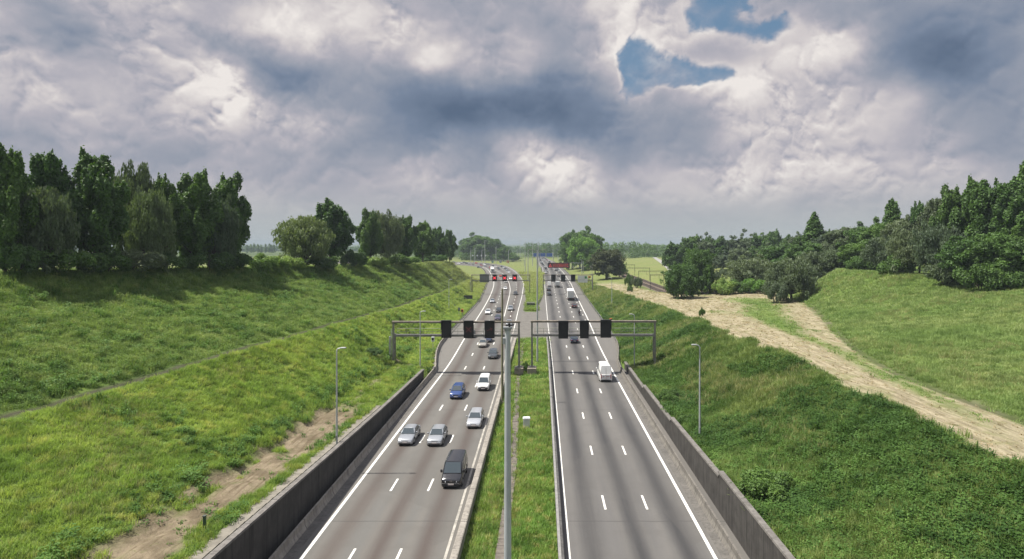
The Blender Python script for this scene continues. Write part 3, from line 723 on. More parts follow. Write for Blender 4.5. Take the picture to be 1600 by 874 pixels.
proto('poplar', 'poplar', (1, 2, 3, 4), 17, 42000, .36)
proto('column', 'column', (5, 6), 16, 15000, .34)
proto('round', 'round', (7, 8, 9), 13, 30000, .34)
proto('willow', 'willow', (10, 11, 12), 11, 26000, .32)
proto('dome', 'dome', (13,), 16, 42000, .50)
proto('bush', 'bush', (14, 15, 16), 3, 8000, .17)
proto('farpoplar', 'poplar', (21, 22, 23), 18, 12000, .62)
proto('farround', 'round', (24, 25, 26), 15, 11000, .62)
CROWNS = {}
def crown_with(me, mat):
    k_ = (me.name, mat.name)
    if k_ not in CROWNS:
        c = me.copy(); c.name = 'crown'; c.materials.clear(); c.materials.append(mat); CROWNS[k_] = c
    return CROWNS[k_]
trnd = random.Random(5); NTREE = [0]
def tree(px, Y, top, wpx, key, mat, label, name, cat, group=None, z=None, dz=0.0, var=None):
    """a tree whose middle stands at picture column px, Y metres ahead; its top and width are read off the photograph"""
    NTREE[0] += 1
    x = at(px, Y); zb = gz(x, Y) if z is None else z
    P_ = PROTO[key]; tm, cm, h0, w0 = P_[(NTREE[0] if var is None else var) % len(P_)]
    H = max(1.0, ray_z(top, Y) - zb); w = wpx * Y / F * (.83 if key == 'poplar' else .92 if key in ('willow', 'dome') else 1.0)
    o = empty(name, (x, Y, zb + dz), trnd.random() * 6.28, label, cat, group)
    o.scale = (w / w0, w / w0, H / h0)
    link('trunk', tm, o); link('crown', crown_with(cm, mat), o)
    return o
def solveY(px, linef, dxo, lo=40, hi=420):
    """distance at which the line, shifted by dxo, shows in picture column px"""
    ys = np.linspace(lo, hi, 1500); f = (linef[0](ys) + dxo) * F / ys + CX - px
    s = np.where(np.sign(f[:-1]) != np.sign(f[1:]))[0]
    return float(ys[s[0]]) if len(s) else lo
GL = 'trees along the top of the left embankment'
def left(px, top, w, key, mat, label, dxo=-3.0, name='poplar_tree', cat='tree', var=None):
    Y = solveY(px, crest, dxo) if px < 672 else 285 + (px - 672) * .9; return tree(px, Y, top, w, key, mat, label, name, cat, GL, var=var)
left(8, 236, 98, 'poplar', L_POP, 'tall dark poplar cut by the left picture edge, first of the embankment row', -3)
left(72, 246, 100, 'poplar', L_POP, 'tall spiky poplar behind the paler willow, second of the embankment row', -7)
left(68, 300, 88, 'willow', L_GRY, 'pale olive willow standing in front of the second tall poplar', -1.5, 'willow_tree')
left(150, 246, 105, 'poplar', L_POP, 'tallest dark poplar of the embankment row, with a broad bright-leaved crown', -3)
left(208, 264, 84, 'willow', L_GRY, 'tall grey-green tree rising between two dark poplars on the embankment', -8, 'willow_tree')
left(234, 304, 74, 'willow', L_WIL, 'pale rounded willow in front of the dark poplars', -2, 'willow_tree')
left(256, 282, 60, 'poplar', L_POP, 'narrow dark poplar behind the pale rounded willow', -5)
left(303, 274, 92, 'poplar', L_POP, 'broad dark poplar with a flat spiky top, second from the gap in the row', -3)
left(356, 277, 84, 'poplar', L_POP, 'dark poplar beside the gap, its crown leaning out over the open sky', -3)
left(340, 312, 66, 'willow', L_GRY, 'grey-green tree tucked between the last two poplars before the gap', -1.5, 'willow_tree')
left(515, 317, 84, 'poplar', L_POP, 'dark poplar just beyond the gap, behind the round pale willow', -6)
left(476, 341, 84, 'willow', L_WIL, 'round pale willow just beyond the gap in the embankment row', -2, 'willow_tree')
left(578, 331, 54, 'poplar', L_POP, 'slim dark poplar leading the closely planted far row', -3)
left(604, 334, 60, 'willow', L_GRY, 'olive-grey drooping tree near the front of the far row', -2, 'willow_tree')
left(634, 341, 46, 'poplar', L_POP, 'dark poplar right behind the olive-grey drooping tree of the far row', -3)
left(661, 349, 44, 'poplar', L_POP, 'dark poplar in the middle of the far row, third from its end', -3)
left(683, 357, 38, 'poplar', L_POP, 'lower dark poplar of the far row, second from its end', -3)
left(702, 361, 30, 'poplar', L_POP, 'last small poplar of the far row, beside the curving road', -3)
for px, top, w, mat, lab in ((20, 384, 60, L_BRO, 'dark shrub under the first poplar at the picture edge'), (95, 384, 84, L_BRO, 'wide dark shrub at the foot of the pale olive willow'), (165, 390, 70, L_BRO, 'dark shrub under the tallest poplar'),
        (212, 392, 76, L_GRY, 'greyish shrub at the foot of the pale rounded willow'), (262, 394, 56, L_BRO, 'dark shrub below the narrow poplar'), (318, 392, 70, L_BRO, 'dark shrub below the broad flat-topped poplar'), (362, 396, 60, L_BRO, 'dark shrub below the leaning poplar by the gap'),
        (408, 397, 46, L_BUS, 'light green rounded bush in the gap of the row'), (430, 402, 40, L_BUS, 'low light green bush in the gap, nearer the round willow'), (458, 401, 44, L_BUS, 'pale flowering bush in front of the round willow'),
        (498, 398, 56, L_BRO, 'dark undergrowth below the poplar beyond the gap'), (552, 392, 40, L_BRO, 'dark bush between the poplar and the far row'), (582, 401, 44, L_BUS, 'pale bush at the foot of the slim leading poplar'), (625, 398, 60, L_BRO, 'dark undergrowth below the middle of the far row'), (672, 396, 50, L_BRO, 'dark undergrowth near the end of the far row')):
    left(px, top, w, 'bush', mat, lab, -1.0, 'bush', 'bush')

# ---- right hill
GR = 'trees on top of the right hill'
def right(px, Y, top, w, key, mat, label, name='broadleaf_tree', cat='tree', group=GR, var=None):
    return tree(px, Y, top, w, key, mat, label, name, cat, group, var=var)
right(1600, 128, 262, 38, 'column', L_POP, 'pointed dark tree rising above all others at the right picture edge', 'columnar_poplar')
right(1572, 122, 288, 84, 'poplar', L_POP, 'tall dark tree next to the pointed one at the right picture edge', 'poplar_tree')
right(1530, 126, 285, 84, 'poplar', L_POP, 'tallest broad dark tree with a spiky top on the hill crest', 'poplar_tree')
right(1490, 130, 296, 70, 'poplar', L_BRO, 'bright-leaved spiky tree beside the tallest broad dark one', 'poplar_tree')
right(1462, 142, 314, 52, 'poplar', L_GRY, 'grey-green tree with a flat top left of the tall dark hill group', 'poplar_tree')
right(1436, 150, 322, 52, 'poplar', L_POP, 'dark spiky tree second right of the slim column on the crest', 'poplar_tree')
right(1465, 128, 352, 72, 'willow', L_GRY, 'pale grey-green tree leaning out at the front of the hill wood', 'willow_tree')
right(1512, 118, 372, 76, 'round', L_BRO, 'low dark tree in front of the tallest hill trees')
right(1560, 114, 366, 90, 'round', L_BRO, 'dark low-branching tree at the wood edge near the picture edge')
right(1600, 112, 360, 70, 'round', L_BRO, 'dark bushy tree cut by the right picture edge')
right(1394, 165, 315, 26, 'column', L_POP, 'slim dark columnar poplar breaking the skyline of the hill', 'columnar_poplar', var=1)
right(1412, 150, 344, 60, 'round', L_GRY, 'grey-green rounded tree right below the slim column')
right(1378, 172, 346, 62, 'round', L_BRO, 'dark rounded tree left of the slim column')
right(1424, 138, 362, 70, 'willow', L_GRY, 'grey bushy tree at the wood edge below the slim column', 'willow_tree')
right(1382, 150, 372, 64, 'willow', L_GRY, 'grey bushy tree at the wood edge left of the slim column', 'willow_tree')
right(1346, 185, 352, 60, 'round', L_BRO, 'dark rounded tree midway between the column and the cone')
right(1318, 190, 358, 58, 'round', L_GRY, 'greyish rounded tree right of the cone-shaped one')
right(1342, 172, 382, 60, 'round', L_BRO, 'lower dark tree at the left end of the hill crest')
right(1272, 215, 336, 32, 'column', L_POP, 'cone-shaped dark poplar standing out over the wood', 'columnar_poplar', var=0)
right(1300, 210, 364, 58, 'round', L_GRY, 'grey-green tree next to the cone-shaped poplar')
right(1304, 178, 392, 60, 'willow', L_GRY, 'grey-blue bushy tree at the left foot of the hill crest', 'willow_tree')
right(1262, 205, 376, 66, 'round', L_BRO, 'dark tree around the foot of the cone-shaped poplar')
right(1268, 182, 396, 70, 'willow', L_GRY, 'wide grey-blue willow where the hill meets the field', 'willow_tree')
for px, Y, top, w, lab in ((1532, 113, 408, 66, 'dark shrub bulging from the wood edge down the grassy hill'), (1478, 122, 410, 50, 'grey-green shrub at the wood edge beside the leaning pale tree'), (1580, 110, 416, 50, 'small dark shrub on the hill near the picture edge'), (1400, 140, 400, 50, 'dark shrub at the wood edge under the slim column'), (1350, 160, 402, 48, 'dark shrub at the end of the hill crest')):
    right(px, Y, top, w, 'bush', L_GRY if 'grey' in lab else L_BRO, lab, 'bush', 'bush', 'bushes on the right side')
GF = 'trees around the mown field'
right(1090, 196, 391, 54, 'dome', L_POP, 'taller rear one of two dark trees beside the railway', group=GF, var=0)
right(1064, 180, 415, 56, 'dome', L_BRO, 'lower front one of two dark trees beside the railway', group=GF, var=1)
right(1175, 200, 404, 84, 'willow', L_GRY, 'wide grey willow behind the hedge at the end of the mown field', 'willow_tree', group=GF)
right(1219, 222, 386, 62, 'round', L_BRO, 'dark broad tree behind and between the grey willows', group=GF)
right(1236, 160, 408, 76, 'willow', L_GRY, 'grey willow with its trunk showing at the end of the mown field', 'willow_tree', group=GF)
right(1211, 156, 440, 36, 'bush', L_GRY, 'grey bush leaning on the grey willow with the bare trunk', 'bush', 'bush', 'bushes on the right side')
for i, (px, lab) in enumerate(((1128, 'pale flowering hedge bush nearest the two dark trees'), (1152, 'hedge bush in the middle of the row under the wide willow'), (1178, 'bright green hedge bush nearest the grey willow with the bare trunk'))):
    right(px, 190, 436 + (i % 2) * 2, 40, 'bush', (L_BUS, L_BRO, L_BRI)[i], lab, 'hedge_bush', 'bush', 'bushes on the right side')
right(1108, 196, 440, 32, 'bush', L_GRY, 'greyish bush at the left end of the hedge row', 'bush', 'bush', 'bushes on the right side')
# wood behind the mown field
GW = 'trees of the wood behind the mown field'
rw = random.Random(11); k_ = 0
for row, (y0, tops) in enumerate(((330, None), (375, None), (300, None))):
    px = 1052 + row * 9
    while px < 1330:
        base = np.interp(px, [1050, 1090, 1150, 1200, 1250, 1330], [380, 372, 369, 364, 370, 362])
        if row == 2: base += 22
        if row == 2 and px < 1120: px += 20; continue
        top = base + rw.uniform(-3, 6); w = rw.uniform(28, 40)
        k_ += 1
        key, mat = (('farround', L_GRY), ('farpoplar', L_POP), ('farround', L_BRO), ('farpoplar', L_BRO))[rw.randrange(4)] if row < 2 else (('farround', L_GRY), ('farround', L_BRO))[rw.randrange(2)]
        tree(px, y0 + rw.uniform(-12, 12), top, w, key, mat, 'tree of the blue-green wood closing off the mown field', 'wood_tree', 'tree', GW)
        px += rw.uniform(17, 25)
for px, Y, top, w in ((1120, 255, 424, 14), (1138, 262, 420, 18), (1150, 250, 424, 22), (1128, 270, 420, 12)):
    tree(px, Y, top, w, 'bush', L_GRY, 'small bush scattered on the grass below the blue-green wood', 'bush', 'bush', 'small bushes below the wood')
# by the right carriageway, far
tree(894, 478, 365, 44, 'round', L_POP, 'dark tree on the road side of the tall clump by the far right carriageway', 'broadleaf_tree', 'tree', GF, var=0)
tree(907, 486, 359, 50, 'round', L_POP, 'tallest dark domed tree of the clump by the far right carriageway', 'broadleaf_tree', 'tree', GF, var=1)
tree(920, 470, 366, 42, 'round', L_BRO, 'dark tree on the field side of the tall clump by the far right carriageway', 'broadleaf_tree', 'tree', GF, var=2)
tree(911, 440, 372, 50, 'round', L_BRI, 'bright green tree in front of the tall dark clump', 'broadleaf_tree', 'tree', GF, var=0)
tree(948, 318, 391, 52, 'round', L_COP, 'dark brownish-green tree at the far tip of the mown strip', 'broadleaf_tree', 'tree', GF, var=2)
tree(930, 380, 398, 34, 'farround', L_BRO, 'dark tree between the bright green one and the dark brownish-green one', 'broadleaf_tree', 'tree', GF)
tree(968, 345, 410, 24, 'farround', L_BRO, 'small dark tree behind the dark brownish-green one', 'broadleaf_tree', 'tree', GF)
tree(982, 250, 428, 14, 'bush', L_BRO, 'small dark bush on the bank above the railway', 'bush', 'bush', 'bushes on the right side')
tree(985, 222, 447, 9, 'bush', L_BRO, 'tiny round bush alone on the grass by the mown strip', 'bush', 'bush', 'bushes on the right side')
tree(995, 245, 434, 16, 'bush', L_GRY, 'low grey bush on the lip of the railway cutting', 'bush', 'bush', 'bushes on the right side')
tree(1097, 128, 481, 9, 'bush', L_BRO, 'small tuft of green left standing in the mown straw', 'bush', 'bush', 'bushes on the right side')
# far middle
tree(750, 760, 367, 52, 'round', L_BRO, 'huge rounded tree behind the curving road, tallest of its clump', 'broadleaf_tree', 'tree', 'far trees beyond the road', z=0, var=1)
tree(734, 775, 373, 36, 'round', L_BRO, 'rounded tree leaning on the huge one from the poplar side', 'broadleaf_tree', 'tree', 'far trees beyond the road', z=0, var=0)
tree(767, 770, 374, 38, 'round', L_BRO, 'rounded tree leaning on the huge one from the median side', 'broadleaf_tree', 'tree', 'far trees beyond the road', z=0, var=2)
tree(787, 700, 386, 22, 'farround', L_BRO, 'dark tree right of the huge rounded one', 'broadleaf_tree', 'tree', 'far trees beyond the road', z=0)
tree(803, 690, 398, 20, 'farround', L_BRO, 'low dark tree on the inside of the road curve', 'broadleaf_tree', 'tree', 'far trees beyond the road', z=0)
# far-off woods on the horizon: one mass each
def far_wood(segs, label_seed, n_leaf=34):
    r = np.random.default_rng(label_seed); V = []; cv = []
    for px0, px1, Y, t0, t1, dens in segs:
        for px in np.arange(px0, px1, dens):
            for q in range(2):
                Yq = Y + r.uniform(0, 60); x = at(px + r.normal() * dens * .4, Yq); t = t0 + (t1 - t0) * (px - px0) / max(1, px1 - px0)
                zt = max(3.0, ray_z(t - 4.5 + abs(r.normal()) * 2.0, Yq)); z0 = 0.0
                w = dens * Y / F * (.7 + .6 * r.random())
                c = [(x, Yq, z0 + (zt - z0) * f, w * g, w * g, (zt - z0) * .20) for f, g in ((.22, .9), (.5, 1.0), (.78, .75))]
                v, a = leaves(c, n_leaf * 5, w * .28, r, .55); V.append(v); cv.append(a)
    V = np.concatenate(V); me = mesh_np('distant_wood', V, np.arange(len(V)).reshape(-1, 4), [L_BRO])
    me.attributes.new('clump', 'FLOAT', 'FACE').data.foreach_set('value', np.concatenate(cv).astype(np.float32))
    return tag(link('distant_wood', me), kind='stuff')
far_wood([(928, 1000, 640, 381, 379, 6), (1000, 1022, 720, 383, 383, 7), (1018, 1060, 760, 385, 386, 6), (722, 806, 730, 398, 398, 5), (822, 892, 900, 382, 383, 5), (764, 830, 1300, 388, 389, 5)], 3)
far_wood([(700, 724, 800, 384, 386, 5), (-500, 690, 1500, 389, 388, 8), (1330, 2100, 900, 380, 380, 11), (640, 770, 1150, 387, 389, 5), (820, 1060, 1400, 386, 386, 5)], 4, 18)
V = []; cv = []; r_ = np.random.default_rng(9)          # thin row of columnar poplars far off in the gap
for px in (386, 392, 397, 403, 408, 415, 421, 424, 428):
    x = at(px, 1150); zt = ray_z(379.5 + r_.random() * 3, 1150); c = [(x, 1150, zt * f, 3.2 * g, 3.2 * g, zt * .16) for f, g in ((.3, 1), (.55, .9), (.8, .6))]
    v, a = leaves(c, 260, 1.6, r_, .5); V.append(v); cv.append(a)
V = np.concatenate(V); me = mesh_np('distant_poplars', V, np.arange(len(V)).reshape(-1, 4), [L_POP]); me.attributes.new('clump', 'FLOAT', 'FACE').data.foreach_set('value', np.concatenate(cv).astype(np.float32))
tag(link('distant_poplars', me), kind='stuff')
# ------------------------------------------------------------------ grass, weeds, stubble: scattered tufts (stuff)
def grassmat(name, c1, c2, c3, sc=.10):
    m, k = newmat(name)
    n1, n2, n3 = k.noise(k.pos, sc, 5, .62, .4), k.noise(k.pos, sc * 7, 4, .6), k.noise(k.pos, 4.0, 2, .5)
    c = k.mix(k.step(n1, .38, .62), c1, c2); c = k.mix(k.step(n2, .48, .70, 0, .85), c, c3)
    c = k.mix(1.0, c, k.mix(k.step(k.noise(k.pos, .45, 4, .65), .34, .66), (.66, .72, .62), (1.24, 1.20, 1.26)), 'MULTIPLY'); c = k.mix(1.0, c, k.mix(n3, (.80, .82, .8), (1.2, 1.18, 1.2)), 'MULTIPLY')
    s_ = k.n('ShaderNodeSeparateXYZ'); k.put(s_.inputs[0], k.pos)          # farther along, the sward is riper and paler
    c = k.mix(k.mul(k.step(s_.outputs[1], 150, 330), k.step(n1, .3, .6, .35, .8)), c, (.270, .275, .100))
    k.put(k.p.inputs['Base Color'], c); k.p.inputs['Roughness'].default_value = .6; k.p.inputs['Specular IOR Level'].default_value = .2
    tr = k.n('ShaderNodeBsdfTranslucent'); k.put(tr.inputs[0], k.mix(1.0, c, (1.2, 1.25, .8), 'MULTIPLY'))
    ms = k.n('ShaderNodeMixShader'); ms.inputs[0].default_value = .38
    k.nt.links.new(k.p.outputs[0], ms.inputs[1]); k.nt.links.new(tr.outputs[0], ms.inputs[2]); k.nt.links.new(ms.outputs[0], k.out.inputs[0])
    return m
def blades(n, h, spread, lean, w, seed, leafy=0.0):
    r = np.random.default_rng(seed); V, Fc = [], []
    for i in range(n):
        a, q = r.random() * 6.28, spread * math.sqrt(r.random()); bx, by = math.cos(a) * q, math.sin(a) * q
        d = r.random() * 6.28; l = lean * (.3 + r.random()); hh = h * (.55 + .6 * r.random()); s = np.array((math.cos(d + 1.57), math.sin(d + 1.57), 0)) * w * (.6 + .8 * r.random())
        p0 = np.array((bx, by, -.05)); p1 = p0 + np.array((math.cos(d) * l * .4, math.sin(d) * l * .4, hh * .62)); p2 = p0 + np.array((math.cos(d) * l, math.sin(d) * l, hh))
        o = len(V)
        if r.random() < leafy:
            t = np.array((math.cos(d), math.sin(d), .25 * r.normal())) * w * 3.2; c = np.array((bx, by, hh * r.uniform(.35, 1.0)))
            V += [c - t * .6, c + s * 1.5, c + t, c - s * 1.5]; Fc.append((o, o + 1, o + 2, o + 3))
        else:
            V += [p0 - s, p0 + s, p1 + s * .8, p1 - s * .8, p2 + s * .1, p2 - s * .1]; Fc += [(o, o + 1, o + 2, o + 3), (o + 3, o + 2, o + 4, o + 5)]
    return V, Fc
def gn_scatter():
    g = bpy.data.node_groups.new('tufts_on_ground', 'GeometryNodeTree')
    g.interface.new_socket('Geometry', in_out='INPUT', socket_type='NodeSocketGeometry'); g.interface.new_socket('Geometry', in_out='OUTPUT', socket_type='NodeSocketGeometry')
    N, L = g.nodes.new, g.links.new
    gi, go = N('NodeGroupInput'), N('NodeGroupOutput')
    def nat(nm, dt):
        x = N('GeometryNodeInputNamedAttribute'); x.data_type = dt; x.inputs[0].default_value = nm; return x.outputs[0]
    sp = N('GeometryNodeSeparateGeometry'); sp.domain = 'POINT'; L(gi.outputs[0], sp.inputs[0]); L(nat('src', 'BOOLEAN'), sp.inputs[1])
    ip = N('GeometryNodeInstanceOnPoints'); L(sp.outputs[1], ip.inputs['Points']); L(sp.outputs[0], ip.inputs['Instance'])
    L(nat('rot', 'FLOAT_VECTOR'), ip.inputs['Rotation']); L(nat('scl', 'FLOAT_VECTOR'), ip.inputs['Scale']); L(ip.outputs[0], go.inputs[0])
    return g
GN = gn_scatter()
def scatter(name, pts, scl, tuft, mat, seed, tilt=.15):
    r = np.random.default_rng(seed); V, Fc = tuft; n, m = len(V), len(pts)
    me = bpy.data.meshes.new(name); me.from_pydata([tuple(v) for v in V] + [tuple(p) for p in pts], [], Fc); me.materials.append(mat)
    s = np.zeros(n + m, bool); s[:n] = True; me.attributes.new('src', 'BOOLEAN', 'POINT').data.foreach_set('value', s)
    ro = np.zeros((n + m, 3), np.float32); ro[n:] = np.stack([r.normal(size=m) * tilt, r.normal(size=m) * tilt, r.random(m) * 6.28], -1)
    sc = np.ones((n + m, 3), np.float32); sc[n:] = scl
    me.attributes.new('rot', 'FLOAT_VECTOR', 'POINT').data.foreach_set('vector', ro.ravel()); me.attributes.new('scl', 'FLOAT_VECTOR', 'POINT').data.foreach_set('vector', sc.ravel())
    o = link(name, me); md = o.modifiers.new('tufts', 'NODES'); md.node_group = GN
    return tag(o, kind='stuff')
def sample(y0, y1, xa, xb, dens, seed, pw=1.6, ref=60.0):
    """random points between x = xa(y) and x = xb(y), thinner with distance; only what the place in front of the camera needs"""
    r = np.random.default_rng(seed); P_ = []; y = y0
    while y < y1:
        dy = max(2.0, y * .04); a, c_ = float(xa(y)), float(xb(y))
        n = int(dens * abs(c_ - a) * dy * min(1.0, (ref / max(y, 1)) ** pw))
        if n > 0: P_.append(np.stack([r.uniform(a, c_, n), r.uniform(y, y + dy, n)], -1))
        y += dy
    p = np.concatenate(P_); u = p[:, 0] / np.maximum(p[:, 1], 1)
    return p[(u > -1.06) & (u < .96)]
def grow(name, p, tuft, mat, size, seed, keep=None, jitter=.5, ref=60.0, zo=-.03):
    r = np.random.default_rng(seed + 100); x, y = p[:, 0], p[:, 1]
    if keep is not None: q = r.random(len(p)) < keep(x, y); x, y = x[q], y[q]
    z = ground_z(x, y) + zo; f = np.maximum(1, (y / ref) ** .8) * size * (1 + jitter * (r.random(len(x)) - .5) * 2)
    hmul = .8 + .6 * np.clip(fbm(x * .22, y * .22, 3) + .5, 0, 1)
    return scatter(name, np.stack([x, y, z], -1), np.stack([f, f, np.minimum(f, size * 1.7) * hmul], -1), tuft, mat, seed)
bare = lambda x, y: 1 - np.clip(np.maximum.reduce(zones(x, y)[:3]) * 1.25, 0, 1)
G_LOW = grassmat('meadow_grass_blades', (0.292, 0.382, 0.084), (0.214, 0.319, 0.069), (0.396, 0.416, 0.121))
G_UPP = grassmat('upper_slope_grass_blades', (0.155, 0.237, 0.063), (0.203, 0.283, 0.076), (0.279, 0.323, 0.111))
G_WEED = grassmat('weed_leaves', (0.114, 0.209, 0.044), (0.084, 0.170, 0.038), (0.170, 0.274, 0.063), .2)
G_RGT = grassmat('rough_grass_blades', (0.084, 0.151, 0.034), (0.213, 0.270, 0.085), (0.123, 0.211, 0.045), .085)
G_HILL = grassmat('hill_grass_blades', (0.220, 0.309, 0.099), (0.278, 0.343, 0.130), (0.168, 0.257, 0.077), .08)
G_MED = grassmat('median_grass_blades', (0.231, 0.329, 0.074), (0.169, 0.288, 0.064), (0.408, 0.371, 0.151), .16)
G_STR = grassmat('straw_stalks', (.350, .290, .180), (.290, .235, .140), (.400, .335, .215))
tg = blades(46, .46, .42, .26, .017, 1, .12); tg2 = blades(44, .42, .42, .22, .020, 2, .45); tw_ = blades(70, .5, .42, .2, .028, 3, .75); ts = blades(16, .10, .40, .30, .022, 4); tm = blades(36, .42, .34, .2, .02, 5)
p = sample(20, 330, lambda y: path[0](y) + 1.1, lambda y: (LBAR(y) - 1.2) if y > 97 else -20.8, 12.0, 11)
grow('meadow_grass', p, tg, G_LOW, .72, 1, bare)
p = sample(34, 420, lambda y: crest[0](y) - 14, lambda y: path[0](y) - .45, 8.0, 12)
grow('upper_slope_grass', p, tg2, G_UPP, .85, 2, lambda x, y: bare(x, y))
p = sample(20, 240, lambda y: crest[0](y) - 3, lambda y: (LBAR(y) - 1.2) if y > 97 else -20.3, 2.6, 13)
grow('leafy_weeds', p, tw_, G_WEED, 1.0, 3, lambda x, y: bare(x, y) * np.clip(np.maximum(sm(fbm(x * .12 + 5, y * .10, 4), .12, .38), .95 * np.exp(-((x + 26.8) / 1.0)**2) * (y < 120)) + .22 * (x < path[0](y) - 1.0), 0, 1) * ((x < path[0](y) - .8) | (x > path[0](y) + 1.6)))
p = sample(28, 110, lambda y: -22.2, lambda y: -20.9, 3.0, 14)
grow('verge_weeds', p, tw_, G_WEED, .85, 4, lambda x, y: sm(fbm(x * .3, y * .25 + 7, 3), -.15, .2))
grow('verge_weeds', sample(28, 78, lambda y: -26.4, lambda y: -21.2, 1.5, 34), blades(26, .3, .35, .2, .03, 9, .6), G_WEED, .8, 14, lambda x, y: sm(fbm(x * .9, y * .5 + 17, 3), .05, .3))
p = sample(22, 330, lambda y: (RBAR(y) + 1.2) if y > 103 else 15.4, lambda y: flow[0](y) + .6, 14.0, 15)
grow('rough_grass', p, tg, G_RGT, .95, 5, bare)
grow('leafy_weeds', sample(22, 200, lambda y: (RBAR(y) + 1.2) if y > 103 else 15.4, lambda y: flow[0](y) - .4, 9, 16), tw_, G_WEED, .82, 6,
     lambda x, y: bare(x, y) * np.clip(sm(fbm(x * .14 + 25, y * .11 + 3, 4), .06, .28) * .8 + .35 * (x < 22) + .55 * sm(64 - y, 0, 15), 0, 1))
p = sample(34, 190, lambda y: fhigh[0](y) + .5, lambda y: htop[0](y) + 6, 9.0, 17)
grow('hill_grass', p, tg, G_HILL, .68, 7, bare)
p = sample(14, 131, lambda y: -5.45, lambda y: float(MEDR(y)) - .3, 15.0, 18, 1.2, 45)
chan = lambda y: np.interp(y, [0, 41, 60, 93, 128], [-3.05, -3.0, -3.0, -4.0, -4.2])
offch = lambda x, y: (np.abs(x - chan(y)) > .52) & (((x + 4.0)**2 + (y - 100)**2 > 1.6)) & (((x + 1.8)**2 + (y - 100)**2 > 1.6))
grow('median_grass', p, tm, G_MED, .95, 8, offch, ref=45)
p = sample(190, 420, lambda y: float(MEDL(y)) + .5, lambda y: float(MEDR(y)) - .6, 2.5, 19, 1.0, 120)
grow('median_grass', p, tm, G_MED, 1.3, 9)
p = sample(30, 270, lambda y: flow[0](y) - .5, lambda y: fhigh[0](y), 3.0, 20)
grow('mown_straw', p, ts, G_STR, 1.0, 10, lambda x, y: zones(x, y)[0] * .9)
p = sample(30, 200, lambda y: flow[0](y) - .5, lambda y: fhigh[0](y), 4.0, 21)
grow('regrown_grass', p, blades(24, .22, .35, .15, .024, 8), G_HILL, 1.0, 11, lambda x, y: np.clip(.85 - zones(x, y)[0], 0, 1))
G_PAL = grassmat('seeding_grass_stems', (.300, .300, .135), (.250, .275, .105), (.360, .335, .170), .2)
G_DRK = grassmat('nettle_leaves', (0.062, 0.128, 0.029), (0.088, 0.165, 0.036), (0.050, 0.104, 0.024), .2)
spot = lambda x, y, a, lo, hi: sm(fbm(x * .17 + a, y * .12 + a * 2, 4), lo, hi)
rs = lambda y: (RBAR(y) + 1.2) if y > 103 else 15.4
grow('seeding_grass', sample(26, 260, rs, lambda y: flow[0](y) - .2, 7.0, 41), blades(26, .62, .40, .30, .014, 10), G_PAL, .95, 15, lambda x, y: bare(x, y) * spot(x, y, 51, .10, .34) * sm(y, 42, 56))
grow('nettle_patches', sample(26, 200, rs, lambda y: flow[0](y) - .2, 9.0, 42), blades(60, .62, .40, .18, .034, 11, .7), G_DRK, .95, 16, lambda x, y: bare(x, y) * np.clip(spot(x, y, 77, .06, .22) + .45 * sm(58 - y, 0, 12) * (x > 22), 0, 1))
grow('seeding_grass', sample(30, 330, lambda y: path[0](y) + 1.4, lambda y: (LBAR(y) - 1.2) if y > 97 else -26.0, 5.0, 43), blades(26, .55, .40, .30, .014, 12), G_PAL, .72, 17, lambda x, y: bare(x, y) * spot(x, y, 91, .14, .40) * .8)
grow('seeding_grass', sample(34, 190, lambda y: fhigh[0](y) + .8, lambda y: htop[0](y) + 4, 5.0, 44), blades(26, .55, .40, .30, .014, 13), G_PAL, .70, 18, lambda x, y: bare(x, y) * spot(x, y, 33, .08, .36) * .8)
grow('seeding_grass', sample(20, 126, lambda y: -5.3, lambda y: float(MEDR(y)) - .4, 7.0, 45, 1.2, 45), blades(20, .42, .35, .28, .014, 14), G_PAL, .9, 19, lambda x, y: offch(x, y) * sm(fbm(x * .2, y * .11 + 9, 3), .05, .3), ref=45)
# scrubby shrubs on the weedy slope right of the wall
for X0, Y0, w, h, mat, lab in ((17.2, 76, 3.2, 1.6, L_BRO, 'dark shrub leaning over the stepped wall near the lamp'), (17.0, 66, 2.2, 1.0, L_BRO, 'small dark shrub at a step of the wall'), (17.4, 44, 4.0, 1.7, L_BRO, 'dark elder shrub behind the highest steps of the wall')):
    tree(CX + X0 * F / Y0, Y0, CY + (CAMZ - gz(X0, Y0) - h) * F / Y0, w * F / Y0, 'bush', mat, lab, 'shrub', 'shrub', 'shrubs on the weedy slope')
for X0, Y0, w, h, lab in ((-2.9, 101.5, 1.6, 1.8, 'dark shrub growing between the two gantry footings'), (-28.5, 96, 3.5, 1.2, 'low shrub beside the left gantry footing')):
    tree(CX + X0 * F / Y0, Y0, CY + (CAMZ - gz(X0, Y0) - h) * F / Y0, w * F / Y0, 'bush', L_BRO, lab, 'shrub', 'shrub')
# ------------------------------------------------------------------ path on the far hill, railway
ph = [(72, 318), (79, 350), (90, 420), (101, 500), (112, 570), (128, 660)]
pc = pchip([p[1] for p in ph], [p[0] for p in ph]); yp = np.arange(318, 660, 6.0)
L_, R_ = [(float(pc(y)) - 2.0, y) for y in yp], [(float(pc(y)) + 2.0, y) for y in yp]
o = strip('path', L_, R_, simple('pale_path', (.27, .265, .25), .9, 0, .2, .5), 0, 3)
co = np.zeros(len(o.data.vertices) * 3, np.float32); o.data.vertices.foreach_get('co', co); co = co.reshape(-1, 3); co[:, 2] = ground_z(co[:, 0], co[:, 1]) + .16; o.data.vertices.foreach_set('co', co.ravel())
MAT_RAIL = simple('rusty_rail', (.16, .105, .075), .6, .5, .3, 2); MAT_SLP = simple('sleeper', (.20, .175, .15), .9, 0, .3, 1)
MAT_GREY = simple('grey_paint', (.30, .315, .32), .55, .2, .2, 2); MAT_PALE = simple('pale_galvanised', (.50, .52, .53), .5, .4, .2, 1.2)
